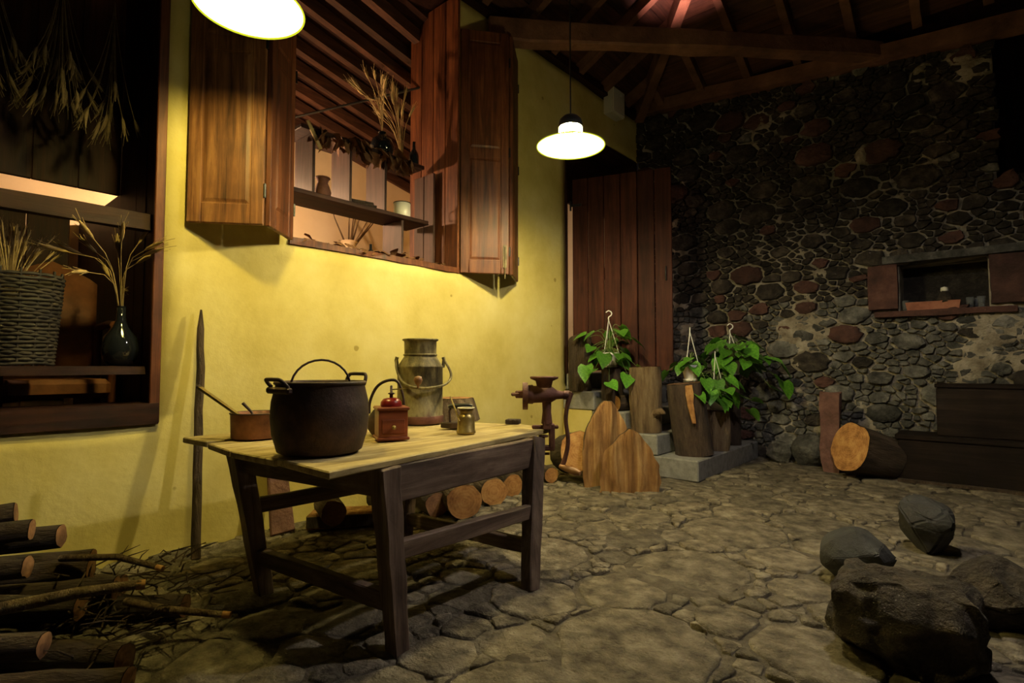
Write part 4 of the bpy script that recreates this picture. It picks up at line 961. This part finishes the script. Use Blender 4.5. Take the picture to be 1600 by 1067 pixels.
# ================================================================== PLANTS
def leaf_mesh():
    pts = [(0,0),(.35,-.1),(.52,.12),(.5,.42),(.3,.75),(0,1.08)]; V = []; F = []
    L_ = pts[1:-1]; V.append((0, 0, 0)); V.append((0, .38, -.05)); V.append((0, .75, -.08)); V.append((0, 1.08, -.2))
    for s_ in (1, -1):
        b = len(V)
        for (x, y) in L_: V.append((x*s_, y, .10 - .22*y*y))
        F += [(0, b, b+1), (0, b+1, 1), (1, b+1, b+2), (1, b+2, 2), (2, b+2, b+3), (2, b+3, 3)]
    q = MB(); q.add(V, F, True); return q.data('leaf', M['leaf'])
LEAF = leaf_mesh()
def plant(label, loc, apex, nl, spread, hgt, size, rg, hook=True, side=(0,0), potr=.10, trail=()):
    t = thing('hanging_plant', label, 'potted plant', loc)
    q = MB(); q.lathe([(.001,0),(potr*.72,0),(potr*.76,.006),(potr*.98,.14),(potr*1.06,.142),(potr*1.06,.168),(potr*.96,.168),(potr*.94,.13),(.001,.13)], 26); q.build('pot', M['white_pot'], t)
    q = MB(); q.lathe([(.001,-.004),(potr*.8,-.004),(potr*.9,.02),(potr*.86,.02),(potr*.76,.002),(.001,.002)], 26); q.build('saucer', M['white_pot'], t)
    q = MB(); q.lathe([(.001,.14),(potr*.93,.136)], 20); q.build('soil', M['mortar_floor'], t)
    ap = Vector(apex)
    for k in range(3):
        a = 2*math.pi*k/3+.4; q = MB(); q.tube([(potr*1.02*math.cos(a), potr*1.02*math.sin(a), .16), ap], .0045, 5); q.build('hanger_strap', M['white_pot'], t)
    if hook:
        q = MB(); q.stube([ap, ap+Vector((0,0,.03)), ap+rt*.03+Vector((0,0,.055)), ap+rt*.032+Vector((0,0,.085)), ap+Vector((0,0,.105)), ap-rt*.03+Vector((0,0,.085))], .007, 6); q.build('hook', M['white_pot'], t)
    else:
        q = MB(); q.tube([ap-Vector((0,0,.04)), ap+Vector((0,0,.05))], .006, 6); q.build('hook', M['white_pot'], t)
    tips = []
    vn = MB()
    for i in range(nl):
        a = rg.uniform(0, 6.283); r_ = spread*rg.uniform(.3, 1); z = .17 + hgt*rg.uniform(-.35, 1)*(1-.45*r_/spread)
        p = Vector((math.cos(a)*r_ + side[0]*r_/spread, math.sin(a)*r_ + side[1]*r_/spread, z)); tips.append((p, a))
    for tr in trail: tips.append((Vector(tr), math.atan2(tr[1], tr[0])))
    for (p, a) in tips:
        m_ = Vector((p.x*.35, p.y*.35, max(.2, p.z*.8+.1))); vn.stube([(0,0,.14), m_, p], [.004,.0035,.0025], 4, 4)
        s_ = size*rg.uniform(.7, 1.2)
        o_ = obj('leaf', LEAF, t, p, (rg.uniform(-1.0, -.1), rg.uniform(-.4, .4), a - math.pi/2 + rg.uniform(-.7, .7)), (s_*.9, s_, s_))
    vn.build('vine', M['vine'], t)
    return t
rg = random.Random(31)
plant('leafy vine plant in a white hanging pot on the stump beside the door', (.58, 5.40, 1.125), (.0, -.02, .54), 32, .32, .36, .17, rg, trail=[(.0,-.32,-.02),(.12,-.22,-.16),(.28,-.1,-.08),(-.1,-.33,.02),(.3,.05,.02)])
plant('small sparse vine plant in a white pot on the thick reddish log', (1.43, 5.62, .985), (.0, .0, .52), 10, .15, .12, .14, rg, hook=False, potr=.085, trail=[(-.24,-.05,.10),(.1,-.12,-.10),(.18,-.05,.02)])
plant('bushy vine plant in a white pot on the small knotty log', (1.53, 6.10, .655), (.0, -.04, .60), 30, .28, .32, .16, rg, hook=False, potr=.085, side=(-.05, -.04), trail=[(.34,.1,.12),(.28,.2,.0),(-.25,-.2,.1)])
plant('spreading vine plant with hooked hanger on the tall dark log', (1.53, 6.62, 1.04), (-.02, -.02, .50), 38, .38, .36, .18, rg, potr=.085, side=(.1, .02), trail=[(.42,.12,.0),(.48,.18,.12),(.4,.05,-.14),(.5,.2,-.08),(-.3,-.1,.1)])

# ================================================================== RIGHT SIDE: pillar stone, log, chests, rocks
def rock(name, label, loc, size, seed, mat, npts=22, rough=.02, cat='rock', sub=2, group=None, pw=1.0):
    rr = random.Random(seed); bm = bmesh.new()
    for i in range(npts):
        v = Vector((rr.gauss(0,1), rr.gauss(0,1), rr.gauss(0,1))).normalized()
        v = Vector((math.copysign(abs(v.x)**pw, v.x), math.copysign(abs(v.y)**pw, v.y), math.copysign(abs(v.z)**pw, v.z)))*rr.uniform(.86, 1.05)
        bm.verts.new((v.x*size[0], v.y*size[1], v.z*size[2]))
    r_ = bmesh.ops.convex_hull(bm, input=bm.verts[:])
    bmesh.ops.delete(bm, geom=[g for g in r_['geom_interior'] if isinstance(g, bmesh.types.BMVert)], context='VERTS')
    bmesh.ops.bevel(bm, geom=bm.edges[:], offset=min(size)*.07, segments=2, affect='EDGES', clamp_overlap=True)
    bmesh.ops.triangulate(bm, faces=bm.faces[:])
    for k in range(sub):
        long_e = [e for e in bm.edges if e.calc_length() > max(size)*.2/(k+1)]
        bmesh.ops.subdivide_edges(bm, edges=long_e, cuts=1); bmesh.ops.triangulate(bm, faces=bm.faces[:])
    for v in bm.verts: v.co += noise.noise_vector(v.co*5 + Vector((seed,0,0)))*rough + noise.noise_vector(v.co*16 + Vector((seed,0,0)))*rough*.5
    zmin = min(v.co.z for v in bm.verts)
    for v in bm.verts: v.co.z -= zmin
    bmesh.ops.recalc_face_normals(bm, faces=bm.faces)
    me = bpy.data.meshes.new(name); bm.to_mesh(me); bm.free(); me.materials.append(M[mat])
    for p in me.polygons: p.use_smooth = False
    return tag(obj(name, me, None, loc), label, cat, group)
rock('basalt_rock', 'smooth dark rounded rock on the floor nearer the rough block', (3.25, 3.42, -.01), (.18, .17, .15), 3, 'basalt', 60, .012)
rock('basalt_rock', 'angular dark rock on the floor nearer the black chests', (3.49, 4.22, -.01), (.165, .16, .185), 9, 'basalt', 26, .012, pw=.75)
rock('rough_block', 'large rough crumbling stone block at the bottom right corner', (3.52, 2.66, -.03), (.26, .24, .18), 12, 'tuff', 60, .05, 'rock', 5, pw=.6)
rock('dim_boulder', 'dim brown boulder behind the large rough block', (3.80, 3.30, -.03), (.24, .22, .16), 15, 'tuff', 30, .03)
rock('wall_boulder', 'rounded boulder at the foot of the stone wall left of the red post', (2.26, 6.98, -.02), (.23, .17, .20), 18, 'rub_grey', 34, .012)
rock('wall_boulder', 'smaller grey boulder between the steps and the rounded boulder', (1.93, 6.98, -.02), (.15, .14, .15), 19, 'rub_grey', 30, .012)
q = block('red_stone_post', (2.44, 6.62, .0), (2.61, 6.78, .86), M['redstone'], None, 6, .03, 5)
tag(q, 'upright reddish stone post standing before the stone wall', 'stone post')
log('sawn_log', 'heavy sawn log lying before the stone wall beside the black chests', (2.74, 6.42, .33), Vector((0,0,1)).rotation_difference(Vector((.62,.72,-.27)).normalized()).to_euler(), .46, .25, .22, 'bark', 'cut', 33, .14, 26)
t = thing('wooden_chest', 'long low black wooden chest standing on the floor by the stone wall', 'chest', (3.98, 6.83, 0))
q = MB(); q.bounds((-.86,-.21,.03), (.86,.21,.42)); q.build('body', M['chest'], t, bevel=.008)
q = MB(); q.bounds((-.88,-.23,.42), (.88,.23,.47)); q.build('lid', M['chest'], t, bevel=.008)
q = MB(); q.bounds((-.84,-.19,0), (.84,.19,.03)); q.build('plinth', M['chest'], t)
t = thing('wooden_chest', 'tall black wooden chest resting on the low chest', 'chest', (4.15, 6.86, .472))
q = MB(); q.bounds((-.72,-.17,0), (.70,.17,.46)); q.build('body', M['chest'], t, bevel=.008)
q = MB(); q.bounds((-.73,-.18,.46), (.71,.18,.50)); q.build('lid', M['chest'], t, bevel=.008)
q = MB(); q.beam((3.12, 6.55, .03), (4.7, 6.55, .03), .07, .03, n=5, jit=.004); tag(q.build('floor_batten', M['bark'], bevel=.004), 'thin wooden batten on the floor before the low black chest', 'batten')

# ---- things in the niche
t = thing('terracotta_tray', 'long terracotta tray in the niche of the stone wall', 'tray', (3.40, 7.22, 1.735))
q = MB(); L_, W_, H_ = .23, .07, .085
q.add([(-L_*.94,-W_*.9,0),(L_*.94,-W_*.9,0),(L_*.94,W_*.9,0),(-L_*.94,W_*.9,0),(-L_,-W_,H_),(L_,-W_,H_),(L_,W_,H_),(-L_,W_,H_),(-L_*.95,-W_*.8,H_),(L_*.95,-W_*.8,H_),(L_*.95,W_*.8,H_),(-L_*.95,W_*.8,H_),(-L_*.9,-W_*.75,.015),(L_*.9,-W_*.75,.015),(L_*.9,W_*.75,.015),(-L_*.9,W_*.75,.015)],
      [(3,2,1,0),(0,1,5,4),(1,2,6,5),(2,3,7,6),(3,0,4,7),(4,5,9,8),(5,6,10,9),(6,7,11,10),(7,4,8,11),(8,9,13,12),(9,10,14,13),(10,11,15,14),(11,8,12,15),(12,13,14,15)]); q.build('body', M['terracotta'], t)
q = MB(); q.bounds((-L_*.93,-W_*.78,.015), (L_*.93,W_*.78,.07)); q.build('soil', M['mortar_floor'], t)
t = thing('cone_ornament', 'small brown cone with a pale tip standing in the terracotta tray', 'ornament', (3.50, 7.22, 1.805))
q = MB(); q.lathe([(.001,0),(.075,0),(.07,.03),(.05,.08),(.03,.115)], 14); q.wobble(.012, 30); q.build('cone', M['tuff'], t)
q = MB(); q.lathe([(.028,.112),(.034,.125),(.03,.155),(.001,.165)], 14); q.build('tip', M['enamel'], t)
for i, (x, y) in enumerate(((3.17, 7.20), (3.20, 7.36), (3.28, 7.40), (3.36, 7.40), (3.70, 7.24), (3.76, 7.36), (3.79, 7.22))):
    lab = ['leftmost clear drinking glass in the stone niche', 'clear glass at the back left corner of the stone niche', 'clear glass behind the left half of the terracotta tray', 'clear glass behind the middle of the terracotta tray', 'clear glass just right of the terracotta tray', 'clear glass at the back right of the stone niche', 'rightmost clear drinking glass in the stone niche'][i]
    t = thing('drinking_glass', lab, 'glass', (x, y, 1.734), group='glasses in the niche')
    q = MB(); q.lathe([(.001,0),(.026,0),(.033,.11),(.03,.11),(.024,.008),(.001,.008)], 18); q.build('bowl', M['clear'], t)

# ================================================================== WOOD PILE, bottom left
rp = random.Random(17)
pile = [((.20,.10,.06),(1.05,.92,.07),.055),((.05,.25,.07),(.55,.80,.06),.06),((.45,-.05,.06),(1.35,.62,.06),.06),((.15,-.1,.18),(.62,.66,.20),.06),((.25,-.3,.20),(1.0,.55,.17),.055),
        ((.05,.0,.30),(.42,.58,.33),.06),((.30,-.2,.30),(.72,.42,.30),.05),((.15,-.3,.40),(.36,.42,.46),.055),((.7,-.3,.18),(1.25,.40,.16),.05),((.9,-.1,.06),(1.55,.58,.07),.05)]
labs = ['longest dark branch running along the floor in the wood pile', 'thick dark log nearest the wall in the wood pile', 'dark log lying at the front of the wood pile', 'dark log resting on the second layer of the wood pile beside the wall', 'dark log resting on the second layer in the middle of the wood pile',
        'reddish-ended log near the top of the wood pile', 'short dark log in the upper layer of the wood pile', 'topmost dark log of the wood pile at the left edge', 'dark log on the second layer at the front of the wood pile', 'dark log at the bottom edge of the picture in the wood pile']
pile += [((.06, .2, .17), (.36, .72, .17), .055), ((.42, .02, .17), (.86, .70, .16), .055), ((.3, .05, .40), (.50, .46, .40), .05)]
labs += ['dark log wedged between wall and second layer of the wood pile', 'bare dark log bridging the middle of the wood pile', 'short log lying beside the topmost log of the wood pile']
for i, ((a, b, r_), lab) in enumerate(zip(pile, labs)):
    A = Vector(a); B = Vector(b); e = (B-A); rot = Vector((0,0,1)).rotation_difference(e.normalized()).to_euler()
    log('pile_log', lab, A, rot, e.length, r_, r_*.9, 'bark_dark', 'cut_dark', 70+i*5, .2, 14, 'logs in the wood pile')
br_ = [([(.95,.72,.12),(1.2,.80,.13),(1.36,.98,.10)], .017, 'pale bare stick poking out to the right of the wood pile'),
       ([(1.0,.30,.24),(1.1,.52,.26),(1.16,.72,.25)], .024, 'brown stick with an orange broken tip across the wood pile'),
       ([(.6,.55,.27),(.8,.72,.28),(.98,.84,.24)], .016, 'thin crooked twig over the middle of the wood pile')]
for P, r_, lab in br_:
    t = thing('loose_stick', lab, 'stick', P[0]); P = [Vector(p)-Vector(P[0]) for p in P]
    q = MB(); q.tube(P, [r_, r_*.95, r_*.8], 8); q.wobble(.008, 9); q.build('stem', M['bark_pale'], t)
    q = MB(); q.tube([P[-1]-(P[-1]-P[-2]).normalized()*.02, P[-1]+(P[-1]-P[-2]).normalized()*.012], r_*.85, 8); q.build('broken_tip', M['cut'], t)
tw = MB()
for i in range(150):
    p = Vector((rp.uniform(.55, 1.3), rp.uniform(.45, 1.0), 0)); p.z = rp.uniform(.03, .22)*(1.25-abs(p.x-.85)); a = rp.uniform(0, 6.28); l_ = rp.uniform(.06, .2)
    d_ = Vector((math.cos(a)*l_, math.sin(a)*l_, rp.uniform(-.03, .07))); tw.tube([p, p+d_*.5+Vector((0,0,rp.uniform(-.01,.02))), p+d_], [.004, .0035, .0015], 4)
o = tw.build('kindling', M['bark']); o['kind'] = 'stuff'; tag(o, 'tangle of thin twigs and kindling on the wood pile', 'kindling')
